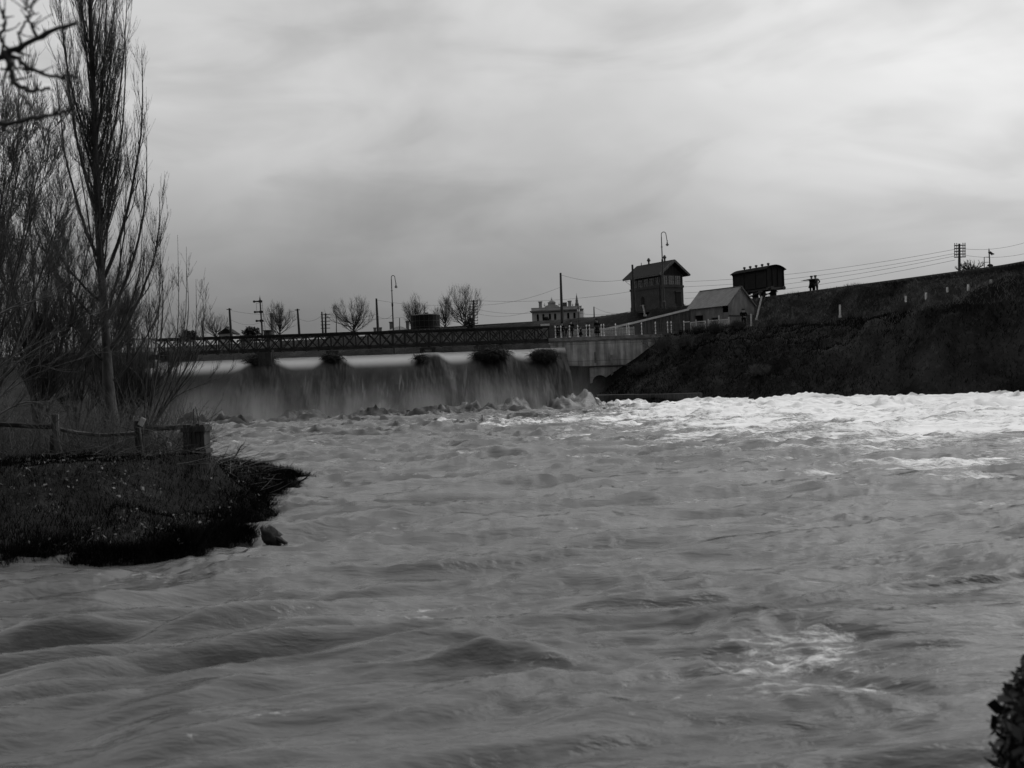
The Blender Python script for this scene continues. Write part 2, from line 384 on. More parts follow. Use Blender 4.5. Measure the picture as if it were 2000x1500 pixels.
def H(x,y):
    x=np.asarray(x,float); y=np.asarray(y,float)
    hc=Hcols(x,y); hl=Hleft(x,y); hn=Hcam(x,y)
    rough=fbm(x*.22,y*.22,5,.55)*2.1*sst(hc,.4,3)*(1-sst(hc,10,10.9))*(x>16)*sst(y,10,60)*(1-sst(y,135,150))*(1-sst(np.abs(hc-7.2),1.2,.2)*.8)
    fine=fbm(x*1.4,y*1.4,3)*.09*(np.maximum(hl,hn)>.02)*(y<70)
    return np.maximum(np.maximum(hc+rough,hl),hn)+fine
def h1(x,y): return float(H(np.array([x]),np.array([y]))[0])
def axis(*segs):
    a=[]
    for s,e,st in segs: a.append(np.arange(s,e,st))
    return np.unique(np.round(np.concatenate(a),4))
ys=axis((-20,3,1),(3,15,.4),(15,36,.14),(36,80,.6),(80,126,.3),(126,200,1),(200,400,12),(400,2600,120))
xs=axis((-2000,-300,120),(-300,-60,12),(-60,-14,1),(-14,-4,.16),(-4,14,.6),(14,52,.33),(52,80,1.5),(80,300,12),(300,2001,120))
XX,YY=np.meshgrid(xs,ys); ZZ=H(XX,YY)
def grid_faces(r,c):
    i=np.arange((r-1)*(c-1)); a=(i//(c-1))*c+i%(c-1); return np.stack([a,a+1,a+c+1,a+c],1)
g=npmesh('ground',np.stack([XX.ravel(),YY.ravel(),ZZ.ravel()],1),grid_faces(*XX.shape),M['ground'],smooth=True)
tag(g,kind='structure')
# ---------------------------------------------------------------- river
def foot_y(x): # the foot of the fall, as a distance along the view
    return np.interp(x,[-40,-24,-8,4,8,12],[105.5,106.5,108.5,111,112.5,114])
rows=[]; d=3.2
while d<118:
    rows.append(d); d+=max(.03,min(d*d*.00052,.30)) if d>9 else .05
rows=np.array(rows); ncol=760
aa=np.linspace(-.72,.72,ncol); 
RX=rows[:,None]*aa[None]; RY=np.repeat(rows[:,None],ncol,1)
def river_z(x,y):
    # broad undulation, current-aligned chop, fine ripple
    q=.97*x+.25*y; p=-.25*x+.97*y
    near=1-sst(y,14,60)
    z=.24*fbm(q*.13,p*.33,3)+(.27+.16*sst(y,16,40))*fbm(q*.26+5+.7*fbm(q*.3,p*.5,2),p*.95+2+.5*fbm(q*.25+8,p*.3,2),5,.54)
    z+=.065*ridge(q*.45+3+.5*fbm(q*.4,p*.6+5,2),p*1.7,3,.5)*(.5+.8*sst(fbm(q*.2,p*.3+9,2),-.2,.3))
    left=sst(-x,0.0,3.5)*(1-sst(y,10,18))
    q2=.94*x+.34*y; p2=-.34*x+.94*y
    z=z*(1-.55*left)+left*.24*perlin(q2*.36+.6*perlin(q2*.3,p2*.6),p2*1.7+.3*perlin(q2*.5,p2*.5))+left*.12*perlin(q2*.8+4,p2*3.1)
    # churned water towards the weir and the far right reach
    ft=foot_y(x); dist=ft-y
    ch=sst(-dist,-34,-8); far=sst(y,34,75)
    z+=far*.62*fbm(q*.20+7,p*.52,4,.52)+far*.30*ridge(q*.45,p*1.0+4,4,.55)*sst(fbm(q*.08,p*.16+5,2),-.25,.3)
    boil=sst(-dist,-25,-8)*(1-sst(x,6,15)*.85)*(1-.6*sst(-dist,-3,0))
    z-=np.interp(x,[-40,-25,5,14,22],[.85,.8,.55,.3,0])*sst(-dist,-34,-2)
    z+=boil*(3.0*np.maximum(0,fbm(x*.24+2,y*.30+1,5,.55)-.02)+.55*np.maximum(0,ridge(x*.35,y*.5+8,5,.6)-.1)-.05)
    # separate standing waves
    for wx,wy,l,a in ((-9.4,48,2.2,.42),(2.4,30,1.4,.12),(-2.2,33.5,2,.12),(-5.1,16.5,.32,.13),(-4.2,58,3.2,.35),(-.4,62,2.6,.35),(10,66,5,.4),(27,63,2.6,.4),(17.8,76,3,.4),(9,40,2,.14),(16,45,3,.2),(-.25,9.3,.42,.11),(.2,9.15,.3,.1)):
        z+=a*np.exp(-((x-wx)/l)**2-((y-wy)/(l*.38))**2)*(.55+.9*fbm(x*1.6,y*2.2,3))
    return z
RZ=river_z(RX,RY)
# sharp little breaking wavelets whose fronts lean downstream
_q=.97*RX+.25*RY; _p=-.25*RX+.97*RY
_sc=.55+.45*sst(RY,10,40)
_w=np.maximum(0,ridge(_q*.20+.8*fbm(_q*.25,_p*.4,2),_p*1.0+.9*fbm(_q*.2+4,_p*.3,2),2,.4)-.45)/.55
_w=_w**1.3*sst(fbm(_q*.13+11,_p*.3+2,3),-.05,.30)
RZ=RZ+_w*.13*_sc*(1+1.4*sst(RY,40,75)); RY=RY-_w*.16*_sc*(1+1.6*sst(RY,40,75))
# foam map: the white reach on the far right, threads along the boil, patches in the near current
q=.97*RX+.25*RY; p=-.25*RX+.97*RY
u=1000+F*RX/RY
fo=-.30+.95*sst(u,850,1600)*sst(RY,12,55)+.55*_w*sst(u,800,1400)*sst(RY,22,45)+.50*sst(u,1080,1350)*sst(RY,56,76)
fo+=.30*sst(RY,52,66)*(1-sst(RY,70,78))*sst(u,600,1100)*(1-sst(u,1300,1500))
fo+=.22*sst(u,350,600)*(1-sst(u,900,1200))*sst(RY,56,62)*(1-sst(RY,66,74))
fo+=.16*sst(u,1250,2000)*sst(RY,18,40)
fo+=.62*np.exp(-((u-1600)/190)**2-((RY-9.2)/1.0)**2)+.4*np.exp(-((u-1250)/260)**2-((RY-9.9)/.5)**2)+.28*np.exp(-((u-880)/110)**2-((RY-10.6)/.7)**2)+.22*np.exp(-((u-1700)/260)**2-((RY-12.6)/1.4)**2)
fo+=.6*np.maximum(0,RZ-.3)*sst(u,1250,1500)
fo+=1.25*fbm(q*.09,p*.42,6,.68)-.5*sst(foot_y(RX)-RY,-2,3)*(1-sst(foot_y(RX)-RY,14,20))*(1-sst(u,950,1250))*(RY>60)  # last term lowers the map over the boils, where river_mat paints shade
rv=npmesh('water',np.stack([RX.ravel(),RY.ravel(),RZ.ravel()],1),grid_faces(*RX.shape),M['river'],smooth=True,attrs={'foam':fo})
tag(rv,kind='structure')
# ---------------------------------------------------------------- the weir's falling sheet and the pool above it
PIER=[515,650,838,960]
nu,nv=900,240
uu=np.linspace(0,1,nu); cx=-38.5+uu*44.3          # crest x
cyv=112+uu*6.2
CREST=6.03
prof=[(0,0)] 
vv=np.linspace(0,1,nv)
U,V=np.meshgrid(uu,vv)
CX=-38.5+U*44.3; CY=112+U*6.2; 
run=CY-foot_y(CX)
upst=8.0
# v<.2 : upstream glide ; then a rounded lip, a steep face and a long apron
t=np.clip((V-.2)/.8,0,1)
s_=1.15*(t/.28)**1.5*(t<=.28)
hor=(run+1.2)*t**1.15
hor=np.where(V<.2,-(1-V/.2)*upst,hor)
def drop(h,run):
    a=h/run; return (CREST+.9)*(a**1.55)
dz=drop(np.maximum(hor,0),run)
FX=CX+np.maximum(hor,0)*.10; FY=CY-hor; FZ=CREST-dz
upx=1000+F*CX/CY
turb=np.zeros_like(FX)
for pp in PIER:
    wdt={515:24,650:20,838:20,960:34}[pp]
    fan=wdt*1.0+{515:13,650:8,838:6,960:8}[pp]*dz
    sh=(upx-pp-6)/fan
    turb=np.maximum(turb,np.exp(-sh**4)*(V>.12)*(1-.85*sst(dz,4.2,6.6)))
turb=np.maximum(turb,sst(upx,1036,1050)*(1-.6*sst(dz,3,6)))
calm=sst(hor,2.2,5.5)
nz=fbm(CX*1.0+1,hor*.5,5,.6)
disp=turb*(.10*np.exp(-(hor/3.0)**2)+.5*fbm(CX*.6+1,dz*.2,4,.5)*sst(hor,.2,1.5))+calm*.55*fbm(CX*.45+dz*.06,dz*.10+4,5,.55)
FY=FY-disp*.8; FZ=FZ+disp*.7
FZ+= .05*fbm(CX*.05,hor*.1,2)
foamf=-.50+.46*sst(dz,1.2,4.5)+.42*sst(dz,3.8,6.6)+.14*fbm(CX*.12,dz*.3,3)
fw=npmesh('falling_water',np.stack([FX.ravel(),FY.ravel(),FZ.ravel()],1),grid_faces(*FX.shape)[:,::-1],M['fall'],smooth=True,
   attrs={'turb':turb,'foam':foamf,'ucoord':CX,'down':np.maximum(hor,0)+dz})
tag(fw,kind='structure')
ux=np.linspace(-39,6,60); uy=np.linspace(119.5,152,20); UX,UY=np.meshgrid(ux,uy)
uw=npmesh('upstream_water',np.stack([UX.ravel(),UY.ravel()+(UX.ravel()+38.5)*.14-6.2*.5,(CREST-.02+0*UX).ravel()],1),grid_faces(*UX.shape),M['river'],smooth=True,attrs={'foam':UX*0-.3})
tag(uw,kind='structure')
# ---------------------------------------------------------------- bare-branch generator (vectorised)
class Twigs:
    def __init__(s): s.V=[];s.F=[];s.n=0
    def add(s,P,Rr,sides=3):
        P=np.asarray(P,float); Rr=np.asarray(Rr,float); n,k,_=P.shape
        T=np.empty_like(P); T[:,1:-1]=P[:,2:]-P[:,:-2]; T[:,0]=P[:,1]-P[:,0]; T[:,-1]=P[:,-1]-P[:,-2]
        T/=np.linalg.norm(T,axis=2,keepdims=True)+1e-9
        ref=np.array([.31,.9,.12]); A=np.cross(T,ref); A/=np.linalg.norm(A,axis=2,keepdims=True)+1e-9; B=np.cross(T,A)
        an=np.arange(sides)*2*np.pi/sides
        V=P[:,:,None,:]+Rr[:,:,None,None]*(np.cos(an)[None,None,:,None]*A[:,:,None,:]+np.sin(an)[None,None,:,None]*B[:,:,None,:])
        base=s.n+np.arange(n)[:,None,None]*k*sides+np.arange(k-1)[None,:,None]*sides
        j=np.arange(sides)[None,None,:]; j2=(j+1)%sides
        Fq=np.stack([base+j,base+j2,base+j2+sides,base+j+sides],-1).reshape(-1,4)
        s.V.append(V.reshape(-1,3)); s.F.append(Fq); s.n+=n*k*sides
    def build(s,name,m,parent=None): return npmesh(name,np.concatenate(s.V),np.concatenate(s.F),m,parent,smooth=True)
def curve(p0,d0,L,k,up,wob,rg,target=np.array([0,0,1.0])):
    n=len(p0); P=np.zeros((n,k,3)); P[:,0]=p0; d=d0.copy(); st=(L/(k-1))[:,None]
    for i in range(1,k):
        d=d+up*target[None]/(k-1)+rg.normal(0,wob,(n,3))/(k-1)**.5; d/=np.linalg.norm(d,axis=1,keepdims=True)
        P[:,i]=P[:,i-1]+d*st
    return P
def spawn(P,Rr,n,t0,t1,L0,L1,ang,up,k,wob,rg,rs=.6,taper=.85,rmin=.0015,flat=1.0,lenfade=.5):
    npar,kk,_=P.shape; idx=rg.integers(0,npar,n); t=rg.uniform(t0,t1,n)*(kk-1); i=np.clip(t.astype(int),0,kk-2); f=(t-i)[:,None]
    p0=P[idx,i]*(1-f)+P[idx,i+1]*f; T=P[idx,i+1]-P[idx,i]; T/=np.linalg.norm(T,axis=1,keepdims=True)+1e-9
    rr=Rr[idx,i]*(1-f[:,0])+Rr[idx,i+1]*f[:,0]
    rnd=rg.normal(0,1,(n,3)); rnd[:,1]*=flat; pr=rnd-(rnd*T).sum(1,keepdims=True)*T; pr/=np.linalg.norm(pr,axis=1,keepdims=True)+1e-9
    a=rg.normal(ang,ang*.25,n)[:,None]; d=T*np.cos(a)+pr*np.sin(a)
    L=rg.uniform(L0,L1,n)*(1-lenfade*t/(kk-1))
    Q=curve(p0,d,L,k,up,wob,rg); r0=np.maximum(rr*rs,rmin)
    return Q,np.maximum(r0[:,None]*(1-taper*np.linspace(0,1,k))[None],rmin*.6)
def trunk_path(pts,r0,r1,k=14,pw=1.0):
    pts=np.array([tuple(p) for p in pts]); t=np.linspace(0,1,len(pts)); s=np.linspace(0,1,k)
    P=np.stack([np.interp(s,t,pts[:,i]) for i in range(3)],1); rr=r0+(r1-r0)*s**pw
    return P[None],rr[None]
# ---------- the big Lombardy poplar
def poplar():
    rg=np.random.default_rng(21); d=30.0
    path=[W(218,868,d),W(212,760,d),W(206,640,d),W(197,520,d),W(190,400,d),W(186,280,d),W(181,150,d),W(176,20,d),W(172,-120,d),W(170,-260,d)]
    root=thing('poplar_tree','tall leafless poplar with upswept branches and pale trunk, rising from the left bank','tree',tuple(path[0]))
    o=path[0]; path=[p-o for p in path]
    P,Rr=trunk_path(path,.145,.03,30,.9); Rr[0,:7]+=np.array([.16,.12,.07,.035,.015,.005,.0])
    t=Twigs(); t.add(P,Rr,12); t.build('trunk',M['poplar_bark'],root)
    t=Twigs()
    # forked main limbs placed as in the photo: (start y, tip px, tip y)
    limbs=[(700,300,372,.085),(640,288,262,.085),(560,270,88,.09),(520,100,150,.08),(600,95,400,.07),(470,232,30,.07),(650,70,330,.06),(430,140,40,.08),
           (360,250,-60,.06),(330,110,-60,.06),(300,215,-120,.06),(640,240,300,.05),(560,150,250,.05),(700,262,430,.06),(760,312,520,.05),(720,120,520,.05),(420,205,60,.05),(250,140,-160,.05),(480,215,200,.04),(380,165,90,.05)]
    LP=[];LR=[]
    for sy_,tx,ty,r in limbs:
        sp=W(0,sy_,d)-o; f=np.interp(sp.z,P[0,:,2],np.arange(30)); i=int(f); a=P[0,i]*(1-f+i)+P[0,min(i+1,29)]*(f-i)
        b=np.array(tuple(W(tx,ty,d)-o)); dep=rg.uniform(-.7,.7); b[1]+=dep
        s=np.linspace(0,1,12)[:,None]
        hz=1-(1-s)**2.1   # leaves outward first, then turns up
        Q=a+(b-a)*np.concatenate([hz,hz,s**1.05],1); Q[1:]+=rg.normal(0,.02,(11,3)).cumsum(0)*.7
        LP.append(Q); LR.append(.62*r*(1-.88*s[:,0]))
    LP=np.array(LP);LR=np.array(LR); t.add(LP,LR,7)
    # further limbs all round
    B,BR=spawn(P,Rr,64,.30,.97,2.0,4.0,.42,1.3,12,.08,rg,rs=.30,flat=1.0,lenfade=.45); BR=np.minimum(BR,.028); t.add(B,BR,5)
    AP=np.concatenate([LP,B]); AR=np.concatenate([LR,BR])
    C2,CR2=spawn(AP,AR,1000,.15,.97,.9,2.1,.34,.95,9,.08,rg,rs=.5,rmin=.0055,flat=1.0); t.add(C2,CR2,4)
    C3,CR3=spawn(C2,CR2,7600,.1,1,.35,1.0,.34,.8,6,.10,rg,rs=.55,rmin=.0042); t.add(C3,CR3,3)
    C4,CR4=spawn(np.concatenate([C3]),CR3,12500,.1,1,.10,.34,.45,.4,4,.12,rg,rs=.7,rmin=.0032); t.add(C4,CR4,3)
    t.build('crown',M['twig'],root)
poplar()
# ---------- generic multi-stemmed bare shrub / tree
def thicket(name,label,cat,stems,d,levels,mt,seed,group=None,r0=.04,sides=5,stemname='trunk',spread=1.0,bark='bark'):
    """stems: list of pixel polylines (px,py[,dd])"""
    rg=np.random.default_rng(seed); b=stems[0][0]; bx=W(b[0],b[1],d); z=h1(bx.x,bx.y); o=Vector((bx.x,bx.y,z-.05))
    root=thing(name,label,cat,tuple(o),0,group)
    SP=[];SR=[]
    for st in stems:
        dd=rg.uniform(-.8,.8)*spread
        pts=[W(q[0],q[1],d)-o for q in st]; pts=[Vector((p.x,p.y+dd*i/max(1,len(pts)-1),p.z)) for i,p in enumerate(pts)]
        P,Rr=trunk_path(pts,r0*rg.uniform(.7,1.2),r0*.12,12); 
        # round the corners
        for _ in range(2): P[:,1:-1]=(P[:,:-2]+2*P[:,1:-1]+P[:,2:])/4
        SP.append(P[0]);SR.append(Rr[0])
    SP=np.array(SP);SR=np.array(SR)
    t=Twigs(); t.add(SP,SR,sides); t.build(stemname,M[bark],root)
    t=Twigs(); A,AR=SP,SR
    for (n,t0,t1,L0,L1,ang,up,k,wob,rs,rm) in levels:
        A2,AR2=spawn(A,AR,n,t0,t1,L0,L1,ang,up,k,wob,rg,rs=rs,rmin=rm); t.add(A2,AR2,3 if k<8 else 4)
        A,AR=(A2,AR2)
    t.build('crown',M[mt],root)
    return root
def fan(x0,y0,n,tx0,tx1,ty0,ty1,rg,jx=10,bow=0.0):
    L=[]
    for i in range(n):
        f=(i+.5)/n; tx=tx0+(tx1-tx0)*f+rg.uniform(-12,12); ty=ty0+(ty1-ty0)*f+rg.uniform(-30,30)
        bx=x0+rg.uniform(-jx,jx); mx=bx+(tx-bx)*(.62+bow)+rg.uniform(-6,6); my=y0+(ty-y0)*.5
        L.append([(bx,y0),(mx,my),(tx,ty)])
    return L
rgp=np.random.default_rng(5)
# left-hand thicket: five separate bare trees one behind the other
lv=lambda a,b,c,s=1.0:[(int(a*1.1),.12,1,.9*s,2.6*s,.45,.75,9,.16,.5,.008),(int(b*1.5),.1,1,.4*s,1.2*s,.42,.7,6,.16,.6,.0055),(int(c*2.2),.1,1,.15*s,.5*s,.5,.5,4,.2,.7,.0038)]
thicket('bare_tree','leafless tree at the far left edge whose long upright shoots curve up to the right','tree',
    [[(-60,860),(-40,640),(-15,420),(22,215)],[(-50,860),(-20,600),(15,400),(56,165)],[(-60,860),(0,640),(40,470),(85,300)],[(-40,860),(10,660),(60,480),(128,250)],[(-80,860),(-60,600),(-50,400),(-20,200)],[(-40,860),(20,700),(70,560),(115,400)],[(-60,860),(-30,560),(-6,400),(2,290)]],
    24,lv(150,1300,2600),'twig',31,r0=.045)
thicket('bare_tree','leafless tangled tree standing directly behind the left fence post','tree',
    [[(70,850),(60,700),(40,560),(20,430)],[(75,850),(85,690),(95,560),(120,430)],[(65,850),(100,720),(140,600),(165,470)],[(80,850),(50,740),(5,640),(-20,540)],[(70,850),(110,760),(150,690),(190,600)],[(78,850),(76,650),(70,520),(66,380)]],
    27,lv(190,1700,3400,.9),'twig',32,r0=.05)
thicket('bare_tree','leafless bushy tree filling the gap between the left thicket and the poplar trunk','tree',
    [[(150,855),(140,740),(120,620),(112,500)],[(150,855),(165,700),(170,580),(180,480)],[(145,855),(120,760),(80,680),(40,600)],[(155,855),(190,760),(215,690),(235,600)],[(150,855),(150,690),(145,560),(140,470)]],
    33,lv(190,1700,3400,.9),'twig',33,r0=.05)
thicket('bare_tree','leafless low tree close behind the poplar foot with tangled twigs over the bank','tree',
    [[(235,858),(245,760),(262,680),(270,600)],[(235,858),(225,740),(232,650),(240,560)],[(240,858),(270,770),(282,700),(300,640)],[(230,858),(200,780),(170,720),(150,650)],[(238,858),(262,800),(300,760),(330,720)]],
    35,lv(160,1500,3000,.8),'twig',34,r0=.04)
thicket('arching_shrub','bare shrub with long pale canes arching to the right across the left thicket','shrub',
    [[(-90,820),(-40,740),(40,690),(180,610)],[(-90,840),(0,735),(60,680),(150,640)],[(-90,860),(0,775),(80,725),(210,688)],[(-90,700),(0,608),(60,590),(130,570)],[(-80,870),(0,805),(50,780),(120,800)],[(-80,870),(10,760),(60,710),(100,720)]],
    18.5,[(60,.3,1,.4,1.2,.45,.5,8,.15,.5,.004),(300,.1,1,.15,.5,.5,.3,5,.2,.6,.003)],'twig_grey',35,r0=.022,stemname='stem',spread=.3,bark='twig_grey')
thicket('bare_sapling_clump','clump of leafless upright saplings in front of the left end of the bridge','tree',
    [[(282,850),(300,740),(316,620),(322,470)],[(284,850),(325,740),(345,640),(338,455)],[(284,850),(330,730),(362,640),(360,480)],[(286,850),(340,760),(384,680),(382,545)],[(280,850),(288,740),(296,640),(296,500)],[(288,850),(335,780),(395,700),(408,560)],[(284,850),(310,700),(318,580),(308,490)],[(290,850),(350,720),(375,620),(370,520)],[(286,850),(320,800),(350,770),(430,740)]],
    28,[(70,.25,.95,.5,1.9,.42,.9,9,.1,.45,.006),(420,.15,1,.25,.8,.42,.5,6,.15,.6,.0045),(500,.1,1,.1,.3,.5,.3,4,.2,.7,.004)],'twig',36,r0=.032,stemname='stem',spread=.6)
# undergrowth right behind the fence (uncountable)
def scrub():
    rg=np.random.default_rng(41); t=Twigs(); n=2300
    px=rg.uniform(-120,380,n); dd=21.3+rg.uniform(0,1,n)**1.6*18; x=(px-1000-6)/F*dd; z=H(x,dd)
    p0=np.stack([x,dd,z],1); a=rg.uniform(0,2*np.pi,n); e=rg.uniform(.5,1.4,n)
    d0=np.stack([np.cos(a)*np.cos(e),np.sin(a)*np.cos(e),np.sin(e)],1)
    P=curve(p0,d0,rg.uniform(.5,2.0,n),8,-.2,.35,rg); Rr=np.repeat(rg.uniform(.004,.012,n)[:,None],8,1)*np.linspace(1,.4,8)
    t.add(P,Rr,3); A,AR=spawn(P,Rr,5200,.1,1,.2,.8,.6,.2,6,.3,rg,rs=.6,rmin=.0035); t.add(A,AR,3)
    B,BR=spawn(A,AR,7000,.1,1,.1,.35,.6,.2,4,.3,rg,rs=.7,rmin=.003); t.add(B,BR,3)
    tag(t.build('undergrowth',M['twig']),'dark tangled bare undergrowth under the trees behind the left fence','undergrowth',kind='stuff')
scrub()
# near boughs, top left, from a tree just outside the frame
def near_bough():
    d=4.6; tx=-3.3; gz=h1(tx,4.6)
    root=thing('overhanging_tree','dark knobbly bare branches hanging close to the camera in the top left corner','tree',(tx,d,gz))
    o=Vector((tx,d,gz)); P,Rr=trunk_path([Vector((0,0,-.1)),Vector((.04,0,1.2)),Vector((-.05,.05,2.6)),Vector((.1,0,4.6)),Vector((.05,.1,6.5))],.16,.03,16)
    t=Twigs(); t.add(P,Rr,10); t.build('trunk',M['bark'],root)
    t=Twigs(); paths=[[(-500,260),(-200,150),(0,112),(20,101),(41,93),(70,76),(103,60),(150,44)],
      [(10,104),(19,120),(20,137),(24,152),(33,167),(53,177),(75,178),(97,172)],[(18,106),(40,122),(58,134),(73,141),(98,148),(123,150),(135,146),(150,148)],
      [(-500,330),(-200,262),(0,241),(40,236),(75,231),(103,225),(122,220),(143,211)],[(18,100),(8,88),(2,72),(4,60),(10,44),(6,30),(0,16),(-6,0)],
      [(41,93),(40,80),(36,66),(44,50),(58,36),(64,22),(60,8),(66,-8)],[(70,76),(66,62),(60,48),(55,36),(56,24),(52,10),(50,-4),(46,-20)],[(-60,250),(-30,245),(-5,252),(20,258),(40,253),(60,256),(75,250),(92,252)],
      [(30,163),(38,180),(48,190),(55,200),(60,206),(64,212),(70,214),(74,220)],[(0,136),(14,134),(24,136),(34,133),(44,137),(52,134),(60,138),(68,134)]]
    rad=[.016,.013,.010,.012,.008,.006,.006,.006,.004,.004]
    rg=np.random.default_rng(3); PP=[];RR=[]
    for q,r in zip(paths,rad):
        pts=[W(a,b,d)-o for a,b in q]; P,Rr=trunk_path(pts,r,r*.5,22)
        P[0]+=rg.normal(0,.0035,P[0].shape); PP.append(P[0]);RR.append(Rr[0]*(1+.3*(rg.random(22)>.8)))
    PP=np.array(PP);RR=np.array(RR); t.add(PP,RR,7)
    A,AR=spawn(PP,RR,90,.15,1,.03,.11,1.0,.2,4,.2,rg,rs=.7,rmin=.004,lenfade=.2); t.add(A,AR,5)
    t.build('branch',M['twig'],root)
near_bough()
# background bare trees
def bgtree(px,base_y,top_y,wpx,d,label,seed,dens=1.0):
    rg=np.random.default_rng(seed); b=W(px,base_y,d); root=thing('bare_tree',label,'tree',(b.x,b.y,b.z),0,'bare trees beyond the bridge')
    Hh=(base_y-top_y)*d/F; Wd=wpx*d/F
    P,Rr=trunk_path([Vector((0,0,0)),Vector((.05*Hh,0,.35*Hh))],.16,.11,6)
    t=Twigs(); t.add(P,Rr,6); t.build('trunk',M['bark'],root)
    t=Twigs(); n=26; a=rg.uniform(0,2*np.pi,n); e=rg.uniform(0,1,n)**.6
    tips=np.stack([np.cos(a)*e*Wd*.48,np.sin(a)*e*Wd*.4,Hh*(1-.38*e**2+rg.uniform(-.06,.04,n))],1)
    L=[];LR=[]
    for i in range(n):
        s=np.linspace(0,1,10)[:,None]; st=P[0,rg.integers(2,6)]; hz=1-(1-s)**1.8
        L.append(st+(tips[i]-st)*np.concatenate([hz,hz,s],1)+rg.normal(0,.04,(10,3))*s); LR.append(.07*(1-.8*s[:,0]))
    L=np.array(L);LR=np.array(LR); t.add(L,LR,4)
    sc=Hh/5
    A,AR=spawn(L,LR,int(300*dens),.12,1,.7*sc,1.8*sc,.6,.7,7,.09,rg,rs=.55,rmin=.018); t.add(A,AR,3)
    B,BR=spawn(A,AR,int(1300*dens),.1,1,.3*sc,1.1*sc,.5,.6,5,.1,rg,rs=.7,rmin=.011); t.add(B,BR,3)
    t.build('crown',M['twig'],root)
bgtree(545,668,596,74,200,'round bare tree behind the semaphore signal, left of the bridge middle',51)
bgtree(688,660,586,98,200,'broad round bare tree above the bridge between two plain poles',52,1.2)
bgtree(808,650,580,60,215,'round bare tree rising behind the dark water tank',53)
bgtree(868,650,588,58,210,'loose bare tree immediately right of the dark water tank',54,.6)
bgtree(906,650,562,84,200,'tallest bare tree beyond the bridge, beside the many-armed telegraph pole',55,1.1)
bgtree(420,670,612,60,210,'low bare tree behind the small dark house at the bridge left part',56,.5)
bgtree(1898,538,510,64,122,'small bare bush on the railway bank between telegraph pole and signal',57,.6)
def roundbush(px,py,wpx,hpx,d,label,seed,n=900,ls=.12,base=None):
    rg=np.random.default_rng(seed); c=W(px,py,d); s=d/F; rx,rz=wpx/2*s,hpx/2*s
    o=Vector((c.x,c.y,c.z-rz)); root=thing('evergreen_bush',label,'bush',tuple(o),0,'dark bushes beyond the bridge')
    MB().tube([(0,0,-.3),(0,0,rz*.8)],[.07,.04],6).build('trunk',M['bark'],root)
    v=rg.normal(0,1,(n,3)); v/=np.linalg.norm(v,axis=1,keepdims=True); r=rg.uniform(.3,1,n)**.5*(1+.25*np.sin(v[:,0]*5+v[:,2]*4))
    p=v*r[:,None]*np.array([rx,rx*.8,rz])+np.array([0,0,rz]); a=rg.normal(0,ls,(n,3)); b=rg.normal(0,ls,(n,3))
    V=np.stack([p,p+a,p+b],1).reshape(-1,3); npmesh('crown',V,np.arange(3*n).reshape(-1,3),M['leaf'],root)
roundbush(919,632,17,26,150,'dark upright evergreen bush behind the bridge rail below the many-armed telegraph pole',61)
roundbush(492,648,34,18,190,'low dark bush just left of the semaphore signal',62,ls=.2)
roundbush(1067,625,0.1+10,12,170,'small dark conical bush in front of the pale hotel, above the bridge end',63)
roundbush(369,655,34,20,190,'dark bush behind the bridge, next to the bare saplings',64,ls=.2)
# ---------------------------------------------------------------- grass (uncountable)
def blades(name,x,y,hmin,hmax,wd,m,label,seed,lean=.5):
    rg=np.random.default_rng(seed); n=len(x); z=H(x,y); ok=(z>-.05); x,y,z=x[ok],y[ok],z[ok]; n=len(x)
    h=rg.uniform(hmin,hmax,n)*(0.7+.6*sst(fbm(x*.5,y*.5,3),-.3,.4)); a=rg.uniform(0,np.pi,n); dx,dy=np.cos(a)*wd/2,np.sin(a)*wd/2
    lx=rg.normal(.15,lean,n)*h; ly=rg.normal(-.1,lean,n)*h
    p0=np.stack([x-dx,y-dy,z-.03],1); p1=np.stack([x+dx,y+dy,z-.03],1); p2=np.stack([x+lx,y+ly,z+h],1)
    V=np.stack([p0,p1,p2],1).reshape(-1,3)
    tag(npmesh(name,V,np.arange(3*n).reshape(-1,3),m),label,'grass',kind='stuff')
n=95000; px=rng.uniform(-200,640,n); dd=15.5+rng.uniform(0,1,n)**1.3*21; x=(px-1010)/F*dd
blades('bank_grass',x,dd,.03,.17,.013,M['grass_dark'],'short dark matted grass over the left bank',71)
# tussocks overhanging the edge of the left bank
n=26000; k=rng.integers(0,12,n); tt=rng.random(n)
ex=np.array([LEFT[i][0] for i in range(13)]); ey=np.array([LEFT[i][1] for i in range(13)])
x=ex[k]*(1-tt)+ex[k+1]*tt+rng.normal(-.25,.22,n); y=ey[k]*(1-tt)+ey[k+1]*tt+rng.normal(.25,.3,n)
blades('edge_grass',x,y,.04,.22,.014,M['grass_dark'],'longer dark grass drooping into the water along the left bank edge',72,.8)
n=150000; u_=rng.uniform(1150,2150,n); f_=np.interp(u_,[1180,1450,1700,2000,2500],[103,98.5,90.5,83,69]); dd=f_+rng.uniform(0,1,n)**.9*34; x=(u_-1000)/F*dd
ok=~((u_<1330)&(dd>116.5)); x,dd=x[ok],dd[ok]
hh=Hcols(x,dd); ok=(hh<10.9); x,dd=x[ok],dd[ok]
cl=fbm(x*.35,dd*.35,4)+.9*rng.random(len(x)); ok=cl>.25; x,dd=x[ok],dd[ok]
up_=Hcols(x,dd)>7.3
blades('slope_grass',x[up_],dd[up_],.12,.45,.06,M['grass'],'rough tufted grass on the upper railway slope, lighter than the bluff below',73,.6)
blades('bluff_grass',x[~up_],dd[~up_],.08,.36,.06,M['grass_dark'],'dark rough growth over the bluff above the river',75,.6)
n=2600; u_=rng.uniform(1400,2100,n); rd=np.interp(u_,[1300,1450,1550,1700,1815,2000,2500],[132.5,124.5,120,111.8,106.3,97.5,81]); dd=rd+rng.uniform(-.5,.4,n); x=(u_-1000)/F*dd
